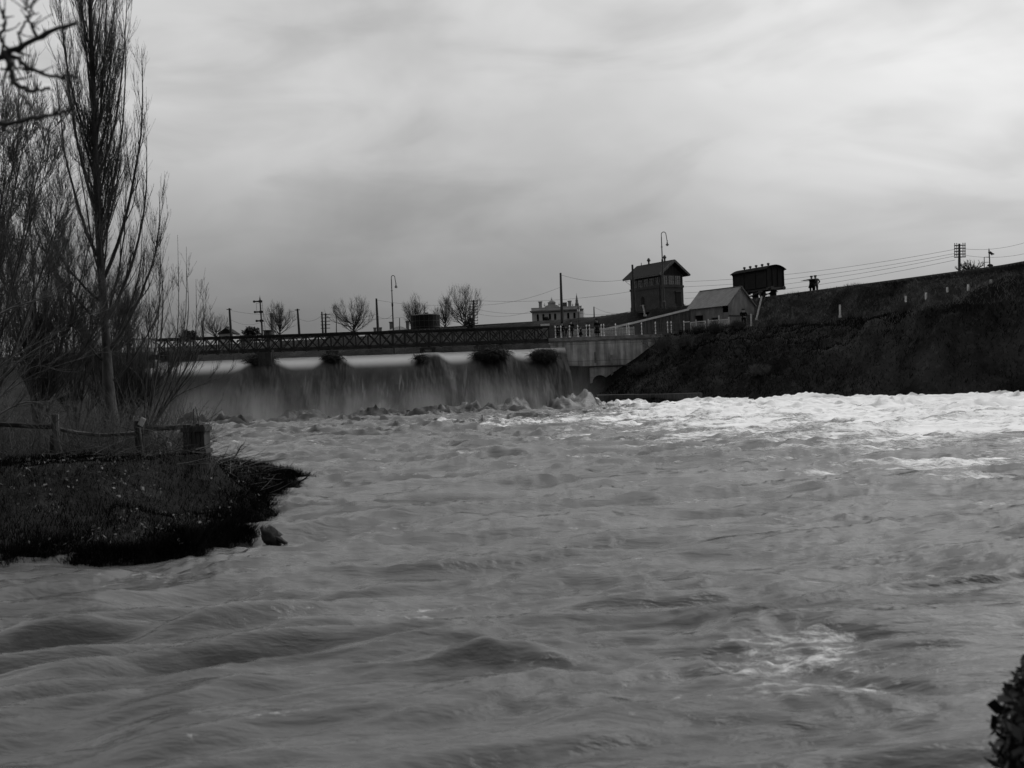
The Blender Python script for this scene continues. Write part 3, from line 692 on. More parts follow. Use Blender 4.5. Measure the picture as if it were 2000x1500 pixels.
blades('verge_grass',x,dd,.03,.12,.05,M['grass_dark'],'thin grass fringe along the top edge of the railway embankment',74,.4)
# leaf litter on the left bank
n=3600; px=rng.uniform(-80,560,n); dd=rng.uniform(16.4,27,n); x=(px-1010)/F*dd; z=H(x,dd)+.05
keep=(z>.16)&(fbm(x*.9,dd*.9,3)>-.02); x,dd,z=x[keep],dd[keep],z[keep]; n=len(x)
a=rng.normal(0,.022,(n,3)); b=rng.normal(0,.022,(n,3)); p=np.stack([x,dd,z],1)
tag(npmesh('leaf_litter',np.stack([p,p+a,p+a+b,p+b],1).reshape(-1,3),np.arange(4*n).reshape(-1,4),M['litter']),'scattered pale fallen leaves on the dark left bank','leaf litter',kind='stuff')
# scrub brush on the right slope (shrubby clumps, countable)
def brush(px,py,d,wm,hm,label,seed,n=1500,grp='bare brush clumps on the right bank slope'):
    rg=np.random.default_rng(seed); c=W(px,py,d); z=h1(c.x,c.y); o=(c.x,c.y,z-.1)
    root=thing('brush_clump',label,'bush',o,0,grp)
    k=40; a=rg.uniform(0,2*np.pi,k); e=rg.uniform(.5,1.4,k); d0=np.stack([np.cos(a)*np.cos(e),np.sin(a)*np.cos(e),np.sin(e)],1)
    p0=np.zeros((k,3)); p0[:,0]=rg.uniform(-wm*.3,wm*.3,k); p0[:,1]=rg.uniform(-.3,.3,k)
    P=curve(p0,d0,rg.uniform(.6,1.1,k)*hm,8,.1,.25,rg); Rr=np.full((k,8),.02)*np.linspace(1,.4,8)
    t=Twigs(); t.add(P,Rr,3); t.build('stem',M['twig'],root)
    t=Twigs(); A,AR=spawn(P,Rr,int(n*.3),.2,1,.3,.3+hm*.4,.6,.2,6,.25,rg,rs=.7,rmin=.012); t.add(A,AR,3)
    B,BR=spawn(A,AR,n,.1,1,.15,.5,.6,.1,4,.3,rg,rs=.8,rmin=.010); t.add(B,BR,3); t.build('crown',M['twig'],root)
for i,(a,b,dd,wm,hm,lb) in enumerate([(1300,690,113,2.6,2.2,'dark brush where the grassy slope meets the end of the pale abutment wall'),(1255,740,112,1.8,1.3,'low dark brush on the slope against the foot of the abutment wall'),
    (1395,640,113.5,2.2,1.2,'dark brush in front of the white gate and picket fence'),(1440,635,112.5,1.8,.9,'low dark brush at the feet of the man beside the shed'),(1340,668,112,2.0,1.2,'brush clump on the slope below the last white railing posts'),
    (1365,628,115,1.3,.8,'small dark brush right of the railing end, under the braced gate'),(1770,640,97,1.8,.9,'brush on the shoulder of the bluff below the bent path'),(1480,720,101,2.2,1.0,'brush low on the dark bluff under the shed')]):
    brush(a,b,dd,wm,hm,lb,80+i)
# ---------------------------------------------------------------- the footbridge
def footbridge():
    A=W(295,661,112); B=W(1073,636,118); zt=6.1+2.4; A.z=zt;B.z=zt
    ax=(B-A); L=ax.length; ax.normalize(); rz=math.atan2(ax.y,ax.x)
    root=thing('footbridge','long dark lattice-girder footbridge across the river on piers above the weir','bridge',tuple(A),rz)
    DEP=1.72; n=32; pw=L/n; off=2.1
    def girder(y,first=None):
        gd=bpy.data.objects.new('girder',None); put(gd,root); gd.location=(0,y,0); gd.empty_display_size=.1
        MB().box((L/2,0,-.05),(L,.30,.10)).box((L/2,0,-.16),(L,.06,.13)).build('top_chord',M['truss'],gd)
        MB().box((L/2,0,-DEP+.05),(L,.30,.10)).box((L/2,0,-DEP+.16),(L,.06,.14)).build('bottom_chord',M['truss'],gd)
        up=MB().box((0,0,0),(.08,.10,DEP-.44)).box((0,-.055,0),(.13,.02,DEP-.44)).build('upright',M['truss'],gd); up.location=(0.06,0,-DEP/2)
        h=DEP-.46; b=MB(); b.bar((-pw/2+.1,-.02,-h/2),(pw/2-.1,-.02,h/2),.03,.11); b.bar((-pw/2+.1,.03,h/2),(pw/2-.1,.03,-h/2),.03,.11)
        b.tube([(0,-.09,0),(0,-.04,0)],.12,8)
        br=b.build('cross_brace',M['truss'],gd); br.location=(pw/2,0,-DEP/2)
        for i in range(1,n+1):
            c=up.copy(); C.objects.link(c); c.parent=gd; c.location=(i*pw-(.06 if i==n else 0),0,-DEP/2)
            if i<n: c=br.copy(); C.objects.link(c); c.parent=gd; c.location=((i+.5)*pw,0,-DEP/2)
    girder(0); girder(off)
    dk=MB().box((L/2,off/2,-DEP+.30),(L,off-.4,.07))
    for i in range(n+1): dk.box((min(max(i*pw,.15),L-.15),off/2,-DEP-.07),(.12,off+.3,.14))
    dk.build('deck',M['timber_dark'],root)
    MB().box((L/2-8.0-14,0.7,-DEP-.36),(11.3,.28,.62)).build('lower_beam',M['iron'],root)   # deeper beam under the left spans
    MB().box((L+.16,-.02,-DEP/2-.02),(.46,.36,DEP+.06)).build('end_post',M['iron'],root); MB().box((L+.16,off,-DEP/2-.02),(.46,.36,DEP+.06)).build('end_post',M['iron'],root)
    # piers
    inv=Matrix.Rotation(-rz,3,'Z')
    def lx(px): p=inv@(W(px,690,115)-A); return p.x
    b=-DEP-.15
    m=MB(); x=lx(520); 
    for dx in(-.5,0,.55): m.bar((x+dx,-.1,b),(x+dx*1.1,-.2,-9),.34,.34)
    m.bar((x+.80,-.4,b+.2),(x+.95,-4.6,-7.6),.24,.24); m.box((x,.9,b-.15),(1.7,2.4,.3)); m.box((x+.05,-.9,b-2.2),(1.3,1.7,4.4)); m.bar((x-.5,2,b),(x-.5,2,-4),.3,.3); m.bar((x+.5,2,b),(x+.5,2,-4),.3,.3)
    m.build('pier',M['timber_dark'],root)
    m=MB(); x=lx(649)
    for dx in(-.42,.42): m.bar((x+dx,0,b),(x+dx,0,-3.6),.3,.3); m.bar((x+dx,2,b),(x+dx,2,-3.6),.3,.3)
    m.box((x,1,b-.15),(1.3,2.4,.3)); m.build('pier',M['timber_dark'],root)
    m=MB(); x=lx(838)
    for dx in(-.62,.62): m.bar((x+dx*1.0,0,b),(x+dx*1.0,0,-3.7),.24,.24); m.bar((x+dx,2,b),(x+dx,2,-3.7),.24,.24)
    m.bar((x-.55,-.05,b-.05),(x,-.05,-3.1),.09,.09); m.bar((x+.55,-.05,b-.05),(x,-.05,-3.1),.09,.09); m.box((x,1,b-.1),(1.6,2.3,.2))
    m.build('pier',M['truss'],root)
    m=MB(); x=lx(960)
    for dx in(-1.1,-.35,.35,1.1): m.bar((x+dx,0,b),(x+dx,0,-3.7),.3,.3)
    m.box((x,1,b-.15),(2.9,2.4,.3)); m.build('pier',M['timber_dark'],root)
footbridge()
# flood debris caught on the piers
def debris(px,py,wpx,hpx,d,label,seed,n=900):
    rg=np.random.default_rng(seed); c=W(px,py,d); s=d/F; rx,rz=wpx/2*s,hpx/2*s
    root=thing('debris_heap',label,'flood debris',(c.x,c.y,c.z-rz*1.35),0,'flood debris caught on the bridge piers')
    # a knotted core of wrecked brush, broken up by noise
    k,l=26,16; th=np.linspace(0,2*np.pi,k,endpoint=False); ph=np.linspace(.05,np.pi-.05,l); TH,PH=np.meshgrid(th,ph)
    X=np.cos(TH)*np.sin(PH);Y=np.sin(TH)*np.sin(PH);Z=np.cos(PH); nn=1+.75*fbm(X*2+seed,Z*2+Y*1.7,4)
    V=np.stack([X*rx*.80*nn,Y*rx*.5*nn,Z*rz*.62*nn+rz*.9],2).reshape(-1,3)
    i=np.arange((l-1)*k); a=(i//k)*k+i%k; b=(i//k)*k+(i+1)%k; Fq=np.stack([a,a+k,b+k,b],1)
    npmesh('core',V,Fq,M['debris'],root,smooth=True)
    v=rg.normal(0,1,(n,3)); v/=np.linalg.norm(v,axis=1,keepdims=True); p=v*np.array([rx,rx*.6,rz])*rg.uniform(.4,1.0,(n,1))*np.array([1.15,1,.75])+np.array([0,0,rz])
    d0=rg.normal(0,1,(n,3))*np.array([1,.6,.5]); d0/=np.linalg.norm(d0,axis=1,keepdims=True)
    P=curve(p,d0,rg.uniform(.2,1.1,n),5,-.5,.3,rg); Rr=np.repeat(rg.uniform(.010,.035,n)[:,None],5,1)*np.linspace(1,.4,5)
    t=Twigs(); t.add(P,Rr,3); t.build('sticks',M['debris'],root)
debris(507,700,60,30,112.9,'dark brush heap piled against the wide left pier of the bridge',91)
debris(648,694,38,22,113.3,'small dark brush heap on the second pier from the left',92,500)
debris(958,685,66,36,114.9,'largest dark rounded heap of brush, last pier before the abutment',93,1600)
debris(1062,688,50,38,115.3,'dark brush heap jammed against the abutment corner at the bridge right end',94,1100)
debris(822,696,26,14,113.9,'low dark heap left of the open trestle pier',95,260)
# ---------------------------------------------------------------- right abutment wall
WD=118.0
def wl(px): return (px-1000)/F*WD
def abutment():
    x0=W(1074,666,WD).x; x1=W(1322,653,WD).x; zt=7.15
    root=thing('abutment_wall','pale rain-stained concrete river wall with coping, under the white iron railing','wall',(0,WD,0))
    def fz(px,py): p=W(px,py,WD); return (p.x,p.z)
    # face with a real arched opening
    ac=W(1172,746,WD); aw=.80; ah=.55
    arch=[Vector((ac.x-aw,0,ac.z-ah*.35))]+[Vector((ac.x-aw*math.cos(a),0,ac.z+ah*1.35*math.sin(a))) for a in np.linspace(0,math.pi,13)]+[Vector((ac.x+aw,0,ac.z-ah*.35))]
    outer=[Vector((x0,0,-1.5)),Vector((x1,0,-1.5)),Vector((x1,0,zt-.42)),Vector((x0,0,zt-.42))]
    tri=tessellate_polygon([outer,arch]); pts=outer+arch
    m=MB(); m.add(pts,[tuple(t) for t in tri])
    n=len(arch); m.add(arch+[p+Vector((0,.9,0)) for p in arch],[(i,(i+1)%n,(i+1)%n+n,i+n) for i in range(n)])
    m.add([(x0,0,-1.5),(x0,0,zt-.42),(x0+.6,9,zt-.42),(x0+.6,9,-1.5)],[(0,1,2,3)])
    m.add([(x0,0,zt-.42),(x1,0,zt-.42),(x1,1.2,zt-.42),(x0,1.2,zt-.42)],[(0,1,2,3)])
    m.build('wall',M['wall'],root)
    MB().box((ac.x,.95,ac.z+.1),(2.2,.1,2.2)).build('culvert_opening',M['black'],root)
    MB().box(((x0+x1)/2,.15,zt-.19),(x1-x0+.3,.72,.37)).box(((x0+x1)/2,.13,zt-.46),(x1-x0+.1,.50,.10)).build('coping',M['concrete'],root)
    MB().box((x0+.55,4.6,zt-.2),(.75,8.2,.38)).build('coping',M['concrete'],root)
    zz=fz(1180,715.5)[1]
    MB().tube([(x0+.4,-.12,zz+.02),(wl(1215),-.12,zz+.02),(wl(1300),-.12,zz+.02)],.09,8).build('pipe',M['iron'],root)
    b=MB(); xb=W(1140,740,WD).x
    b.add([(xb-1.25,-.02,-1.2),(xb+.5,-.02,-1.2),(xb+.5,-.02,zz-.3),(xb-1.25,-.02,zz-.3),(xb-1.7,-1.3,-1.2),(xb+.2,-1.3,-1.2),(xb+.0,-.6,zz-.7),(xb-1.4,-.6,zz-.7)],
       [(4,5,6,7),(0,4,7,3),(5,1,2,6),(7,6,2,3)]); b.build('buttress',M['timber_dark'],root)
    b=MB(); b.box((W(1196,740,WD).x,-.05,2.6),(.25,.1,5)); b.box((W(1163,705,WD).x,-.03,zz+1.0),(.22,.06,1.2)); b.build('pilaster',M['concrete'],root)
abutment()
# curved wing wall, wet and dark, between weir and abutment
def wing():
    root=None; m=MB(); pts=[(W(1046,690,117.6).x,120.5),(W(1052,690,117.4).x,117.9),(W(1066,690,117).x,116.6),(W(1090,690,116.5).x,115.8),(W(1130,690,117).x,116.4),(W(1150,690,118).x,117.9)]
    n=len(pts); zt=4.6; vs=[]
    for i,(x,y) in enumerate(pts): vs+= [(x,y,-1.3),(x,y,zt-.35*i/n*2.5),(x,y+1.2,zt-.35*i/n*2.5)]
    fs=[]
    for i in range(n-1): a=i*3; fs+=[(a,a+3,a+4,a+1),(a+1,a+4,a+5,a+2)]
    m.add(vs,fs); o=m.build('wing_wall',M['timber_dark']); tag(o,'dark wet curved wall beside the right end of the waterfall','wall')
wing()
# low ledge at the water line
def ledge():
    pts=[(1168,772),(1230,770.5),(1300,769.5),(1372,767.5)]; ds=[107,105.5,103.5,101.2]; m=MB(); vs=[]
    for (a,b),d in zip(pts,ds): p=W(a,b,d); vs+=[(p.x,p.y,-1.2),(p.x,p.y,p.z),(p.x,p.y+1.6,p.z+.02),(p.x,p.y+1.6,-1)]
    fs=[]
    for i in range(3): a=i*4; fs+=[(a,a+4,a+5,a+1),(a+1,a+5,a+6,a+2)]
    fs+=[(12,13,14,15),(3,2,1,0)]
    o=m.add(vs,fs).build('river_ledge',M['timber_dark']); tag(o,'long low dark retaining ledge at the foot of the right slope','wall')
ledge()
# left abutment, seen through the saplings
def left_abut():
    a=W(236,700,111); b=W(307,700,111.6); root=thing('left_abutment','pale concrete abutment at the left end of the footbridge, seen through bare twigs','wall',(a.x,111,0))
    wdt=b.x-a.x; MB().box((wdt/2-1,2.0,2.2),(wdt+2,4,8.2)).build('wall',M['concrete'],root)
    z1=W(270,690,111).z; MB().box((wdt/2-1,1.9,z1-.05),(wdt+2.3,4.4,.32)).build('coping',M['concrete'],root)
    b=MB(); 
    for i in range(9): b.box((.1+i*.44,-.0,z1+.75),(.20,.20,1.25))
    b.box((1.6,0,z1+1.42),(4.6,.26,.12)); b.build('balustrade',M['white_worn'],root)
left_abut()
# ---------------------------------------------------------------- white iron railing posts along the coping
def railpost_proto():
    root=thing('railing_post','','railing post',(0,0,0)); 
    prof=[(.14,0),(.14,.06),(.08,.10),(.065,.34),(.11,.38),(.11,.44),(.06,.48),(.055,.80),(.10,.84),(.10,.90),(.055,.94),(.05,1.12),(.10,1.17),(.11,1.25),(.06,1.31),(.02,1.40)]
    MB().lathe((0,0,0),[(r*.68,z*.96) for r,z in prof],10).build('shaft',M['white'],root,smooth=True)
    return root
posts=[(1085,'first white iron railing post, right beside the bridge end'),(1096,'white railing post between the first two bystanders at the bridge end'),(1113,'white railing post in front of the man in the peaked cap'),(1129,'white railing post left of the bystander in a dress'),
 (1146,'left white post of the pair in front of the small bystander'),(1152,'right white post of the pair in front of the small bystander'),(1175,'left white post of the pair just right of the long-coated figure'),(1180,'right white post of the pair just right of the long-coated figure'),
 (1203,'white railing post in front of the low end of the sloping paling fence'),(1229,'white railing post beside the tall plain picket, under the signal box left wall'),(1254,'white knobbed railing post below the leaning white board'),(1281,'white knobbed railing post under the signal box middle'),
 (1305,'left white post of the pair under the signal box right corner'),(1312,'right white post of the pair under the signal box right corner'),(1337,'last white railing post, where the braced gate hinges')]
pr=railpost_proto(); px_prev=None; raily=WD+.12
PX=[]
for i,(px,lb) in enumerate(posts):
    o=pr if i==0 else copy_tree(pr); p=W(px,657,WD); o.location=(p.x,raily,7.14); o['label']=lb; o['group']='white railing posts on the abutment'; PX.append(p.x)
def rails():
    root=thing('railing','thin iron railing bars strung between the white posts above the coping','railing',(0,raily,7.14))
    x0,x1=PX[0],PX[-1]; m=MB()
    for z in(.16,.60,1.12): m.tube([(x0,0,z),(x1,0,z)],.014,6)
    m.build('rail',M['timber'],root)
    m=MB(); x=x0+.15
    while x<x1:
        m.tube([(x,0,.16),(x,0,1.12)],.005,4); x+=.19
    m.build('bar',M['timber'],root)
rails()
o=MB().box((0,0,.62),(.11,.11,1.25)).build('picket',M['white']); p=W(1226,657,WD); o.location=(p.x,WD+.6,7.14); tag(o,'single plain white picket standing at the start of the sloping fence','post')
# bright end post of the bridge
p=W(1066,635,117.4); root=thing('gate_pillar','short pillar with a pale flat cap at the right end of the footbridge','pillar',(p.x,p.y+2.6,7.1))
MB().box((0,0,.75),(.55,.55,1.5)).build('shaft',M['concrete'],root); MB().box((0,0,1.60),(.95,.7,.22)).box((0,0,1.48),(.75,.62,.06)).build('cap',M['white'],root)
# pale block fence behind the bystanders
def blockfence():
    a=W(1098,655,121); b=W(1236,648,123); root=thing('low_white_fence','low pale boarded fence behind the bystanders on the abutment','fence',(a.x,121,7.15))
    L=b.x-a.x; m=MB(); 
    for i in range(int(L/.16)): m.box((i*.16,i*.16*.1,.48),(.13,.04,.9+.04*math.sin(i*1.7)))
    m.build('boards',M['white_worn'],root); MB().bar((0,.05,.93),(L,L*.1+.05,1.0),.08,.08).build('rail',M['white_worn'],root)
    m=MB(); 
    for i in range(5): m.box((i*L/4,i*L/40+.1,.55),(.12,.12,1.1))
    m.build('post',M['white_worn'],root)
blockfence()
# sloping paling fence with a pale cap, up to the shed
def slopefence():
    a=W(1182,642,122.5); b=W(1240,629,122.5); c=W(1371,597,121.5)
    root=thing('paling_fence','dark paling fence with a broad pale capping board, climbing from the railing to the shed','fence',tuple(a))
    P=[a-a,b-a,c-a]; m=MB()
    for p,q in((P[0],P[1]),(P[1],P[2])): m.bar(p+Vector((0,0,-.06)),q+Vector((0,0,-.06)),.5,.22)
    m.build('capping',M['white'],root)
    m=MB(); n=int((c.x-a.x)/.15); rg=random.Random(2)
    for i in range(n):
        x=i*.15; z=np.interp(x,[p.x for p in P],[p.z for p in P]); y=np.interp(x,[p.x for p in P],[p.y for p in P]); lo=7.0-a.z
        h=z-.16-lo
        if h>.05: m.box((x,y-.05,lo+h/2),(.125,.03,h))
    m.build('palings',M['timber'],root)
    lb=W(1274,625,121.8)
slopefence()
# gate with Z brace + picket fence
def gates():
    def pt(px,py,d=117.3): return W(px,py,d)
    b=pt(1349,645); z0=6.95
    root=thing('braced_gate','white field gate with a diagonal brace, between the railing end and the shed','gate',(b.x,117.4,z0))
    L=pt(1379,640).x-b.x; h=1.25; dz=.1
    m=MB().bar((0,0,.08),(L,0,.1),.05,.08).bar((0,0,h),(L,0,h+dz),.06,.09).bar((.04,0,0),(.04,0,h),.09,.05).bar((L-.04,0,0),(L-.04,0,h+dz),.09,.05).bar((L*.38,0,0),(L*.38,0,h+.3),.11,.06); m.build('frame',M['white'],root)
    MB().bar((.05,-.05,h-.25),(L*.6,-.05,.1),.05,.10,(0,1,0)).bar((L*.6,-.05,.1),(L,-.05,h),.05,.10,(0,1,0)).build('brace',M['white'],root)
    m=MB(); 
    for i in range(16): m.box((.08+i*(L-.1)/15,.06,h/2),(.05,.02,h-.1))
    m.build('pickets',M['white_worn'],root)
    a=pt(1341,650); q=thing('side_gate','narrow white gate rail between the last railing post and the braced gate','gate',(a.x-.15,117.4,7.05)); L2=b.x-a.x+.1
    MB().bar((0,0,.1),(L2,0,.1),.05,.07).bar((0,0,1.22),(L2,0,1.25),.06,.1).build('rail',M['white'],q); m=MB()
    for i in range(5): m.box((.04+i*L2/5,.05,.62),(.05,.02,1.1))
    m.build('pickets',M['timber'],q)
    a=pt(1384,640,116.6); e=pt(1424,636,116.6); q=thing('picket_fence','white picket fence in front of the corrugated shed wall','fence',(a.x,116.6,7.0)); L3=e.x-a.x
    MB().box((0,0,.7),(.11,.11,1.5)).box((L3*.52,0,.85),(.13,.13,1.9)).box((L3,0,.7),(.13,.13,1.75)).build('post',M['white'],q)
    MB().bar((0,0,1.26),(L3,0,1.36),.06,.10).bar((0,0,.3),(L3,0,.34),.05,.07).build('rail',M['white'],q); m=MB()
    for i in range(16): m.box((.1+i*(L3-.1)/16,.05,.7),(.07,.02,1.2+.1*i/16))
    m.build('pickets',M['white'],q)
gates()
# ---------------------------------------------------------------- signal box
RAZ=math.atan2(.85,-.53)   # direction of the railway
def signal_box():
    c=W(1292.5,602,134.0); c.z=10.85   # near corner at ground
    ex=Vector((-.53,.85,0)).normalized(); ey=Vector((.85,.53,0)).normalized()   # long side runs away left, short side runs away right
    rz=math.atan2(ex.y,ex.x)
    root=thing('signal_box','dark brick two-storey railway signal box with gabled slate roof and upper windows, on the embankment','signal box',tuple(c),rz)
    # local: x along ex (long), y along rotated +90 = (-ex.y, ex.x) -> points left/away; short side lies at -y
    Lx,Ly=6.0,3.55; H1=2.9; H2=H1+1.42
    m=MB().box((Lx/2,-Ly/2,H1/2-.1),(Lx,Ly,H1+.2)).box((Lx/2,-Ly/2,H1-.14),(Lx+.16,Ly+.16,.28)).box((Lx/2,-Ly/2,.3),(Lx+.1,Ly+.1,.6))
    for z in(.9,): pass
    m.build('brick_base',M['brick'],root)
    # lower arched window and door on the faces
    def faceL(u,v): return (u,0+.0,v)
    wv=bpy.data.objects.new('arched_window',None); put(wv,root); wv.location=(3.6,.0,.75); wv.empty_display_size=.1
    arch=[(-.3,.02,0),(.3,.02,0)]+[(.3*math.cos(a),.02,.75+.3*math.sin(a)) for a in np.linspace(0,math.pi,9)]
    MB().prism(arch,(0,0,0),(0,.02,0)).build('pane',M['black'],wv); MB().box((0,.09,-.06),(.85,.16,.10)).build('sill',M['concrete'],wv)
    MB().bar((0,.05,0),(0,.05,1.0),.04,.03).bar((-.28,.05,.5),(.28,.05,.5),.04,.03).build('frame',M['timber_dark'],wv)
    # door on the short face (y<0 at x=0)
    dr=MB().box((-.03,-Ly+.85,1.05),(.06,.8,2.0)).build('door',M['black'],root)
    MB().box((-.06,-Ly+.85,2.12),(.12,1.05,.16)).build('lintel',M['brick'],root)
    # upper cabin: posts, sills and real glazing
    fr=MB(); inset=.12
    x0,x1,y0,y1=inset,Lx-inset,-Ly+inset,-inset
    for x in(x0,x1):
        for y in(y0,y1): fr.box((x,y,(H1+H2)/2),(.2,.2,H2-H1))
    fr.box((Lx/2,y1,H2-.08),(Lx-.45,.16,.2)); fr.box((Lx/2,y0,H2-.08),(Lx-.45,.16,.2)); fr.box((x0,-Ly/2,H2-.08),(.16,Ly-.45,.2)); fr.box((x1,-Ly/2,H2-.08),(.16,Ly-.45,.2))
    fr.build('cabin_frame',M['timber_dark'],root)
    def window(cx,cy,wd,along,panes=2):
        e=bpy.data.objects.new('window',None); put(e,root); e.location=(cx,cy,H1+.02); e.rotation_euler=(0,0,0 if along=='x' else math.pi/2); e.empty_display_size=.1
        f=MB(); h=H2-H1-.2
        f.box((0,0,.05),(wd,.08,.08)).box((0,0,h-.02),(wd,.08,.07)).box((-wd/2+.035,0,h/2),(.07,.08,h-.1)).box((wd/2-.035,0,h/2),(.07,.08,h-.1))
        for k in range(1,panes+1): f.box((-wd/2+wd*k/(panes+1),0,h/2),(.035,.06,h-.1))
        f.box((0,0,h*.55),(wd-.1,.05,.03)); f.build('frame',M['timber'],e)
        MB().box((0,.0,h/2),(wd-.08,.012,h-.08)).build('pane',M['glass'],e)
    for i in range(5): window(x0+.62+i*1.13,y1,1.06,'x'); window(x0+.62+i*1.13,y0,1.06,'x')
    for i in range(3): window(x0,y0+.6+i*1.05,.98,'y'); window(x1,y0+.6+i*1.05,.98,'y')
    MB().box((Lx*.5,-Ly*.55,H1+.5),(2.6,.5,1.0)).box((Lx*.25,-Ly*.5,H1+.35),(.9,.8,.7)).build('lever_frame',M['iron'],root)
    # roof
    ov=.62; yr=-Ly/2; HR=H2+1.55; tk=.12
    for s in(1,-1):
        ye=yr+s*(Ly/2+ov); ze=H2-.22
        nrm=Vector((0,s*(HR-ze),Ly/2+ov)).normalized()*tk
        q=[Vector((-ov,ye,ze)),Vector((Lx+ov,ye,ze)),Vector((Lx+ov,yr+s*.001,HR)),Vector((-ov,yr+s*.001,HR))]
        MB().prism(q,(0,0,0),nrm).build('roof',M['slate'],root)
        m=MB(); 
        for x in(-ov-.05,Lx+ov+.05): m.bar((x,ye,ze),(x,yr,HR),.06,.26,(0,0,1))
        m.bar((-ov,ye+s*.03,ze),(Lx+ov,ye+s*.03,ze),.10,.14); m.build('bargeboard',M['timber'],root)
    for x in(x0-.03,x1+.03):
        MB().prism([Vector((x-.04,yr-Ly/2+.05,H2)),Vector((x-.04,yr+Ly/2-.05,H2)),Vector((x-.04,yr,HR-.32))],(0,0,0),(.08,0,0)).build('gable',M['timber_dark'],root)
    MB().box((Lx/2,yr,HR+.06),(Lx+2*ov,.16,.12)).build('ridge_cap',M['slate'],root)
    v=MB().lathe((0,0,0),[(.11,0),(.11,.34),(.24,.42),(.24,.50),(.14,.72),(.05,.80)],10).build('roof_vent',M['iron'],root); v.location=(1.2,yr,HR+.08)
    v2=v.copy(); C.objects.link(v2); v2.parent=root; v2.location=(4.3,yr,HR+.08)
    v=MB().lathe((0,0,0),[(.05,0),(.04,.28),(.07,.3),(.02,.36)],8).build('finial',M['iron'],root); v.location=(5.8,yr,HR+.1)
    MB().bar((Lx+.05,.05,H2-.35),(Lx+ov,.3,H2-.32),.04,.04).bar((Lx-.1,.03,H2-.9),(Lx+.3,.45,H2-.4),.04,.04).build('eave_bracket',M['timber'],root)
    MB().tube([(.25,.08,H2-.3),(.25,.08,.1)],.05,6).build('downpipe',M['iron'],root)
signal_box()
# ---------------------------------------------------------------- corrugated shed
def shed():
    c=W(1424,640,117.4); c.z=7.35
    ex=Vector((-.62,.78,0)).normalized(); rz=math.atan2(ex.y,ex.x)
    root=thing('corrugated_shed','pale corrugated-iron shed with plain gable, below the goods wagon','shed',tuple(c),rz)
    Lx,Ly=5.6,4.3; He=W(1422,594,117.4).z-c.z; Hr=He+1.85
    yr=-Ly/2
    g=[Vector((0,0,-.6)),Vector((0,-Ly,-.6)),Vector((0,-Ly,He)),Vector((0,yr,Hr)),Vector((0,0,He))]
    # gable wall: own object axes so the ribs run upright
    MB().prism([p+Vector((-.02,0,0)) for p in g],(0,0,0),(.06,0,0)).build('gable_wall',M['corr_side'],root)
    MB().prism([p+Vector((Lx-.04,0,0)) for p in g],(0,0,0),(.06,0,0)).build('gable_wall',M['corr_side'],root)
    # front wall with a doorway at the far end and a shadowed opening by the corner
    m=MB()
    for a,b,z0,z1 in((.06,.75,-.6,He-.85),(.75,1.25,-.6,He),(1.25,2.35,-.6,.75),(1.25,2.35,1.35,He),(2.35,3.6,-.6,He),(4.7,Lx-.05,-.6,He),(3.6,4.7,1.75,He)):
        m.box(((a+b)/2,0,(z0+z1)/2),(b-a,.05,z1-z0))
    m.build('front_wall',M['corr_gable'],root)
    MB().box((1.8,-.12,1.05),(1.06,.04,.66)).build('window',M['black'],root)
    MB().box((Lx/2,-Ly+.02,(He-.6)/2),(Lx-.1,.05,He+.6)).build('back_wall',M['corr_gable'],root)
    for s in(1,-1):
        ye=yr+s*(Ly/2+.22); ze=He-.20
        q=[Vector((-.12,ye,ze)),Vector((Lx+.25,ye,ze)),Vector((Lx+.25,yr+s*.001,Hr+.06)),Vector((-.12,yr+s*.001,Hr+.06))]
        MB().prism(q,(0,0,0),(0,s*.03,.05)).build('roof',M['corr_roof'],root)
    m=MB(); m.bar((-.14,.22,He-.18),(-.14,yr,Hr+.08),.03,.14); m.bar((-.14,-Ly-.22,He-.18),(-.14,yr,Hr+.08),.03,.14); m.build('bargeboard',M['timber'],root)
    MB().box((Lx/2,yr,Hr+.12),(Lx+.4,.22,.05)).build('ridge_cap',M['corr_roof'],root)
    MB().box((-.06,-Ly/2,1.45),(.03,Ly,.10)).build('rail',M['timber_dark'],root)
    # the leaning white board beyond the far end
    a=W(1370,594,124); b=W(1387,577,124); o=MB().bar(a,b,.14,.28).build('white_board',M['white_worn'],loc=(a+b)*.5); tag(o,'pale board leaning diagonally beyond the left end of the shed roof','board')
shed()
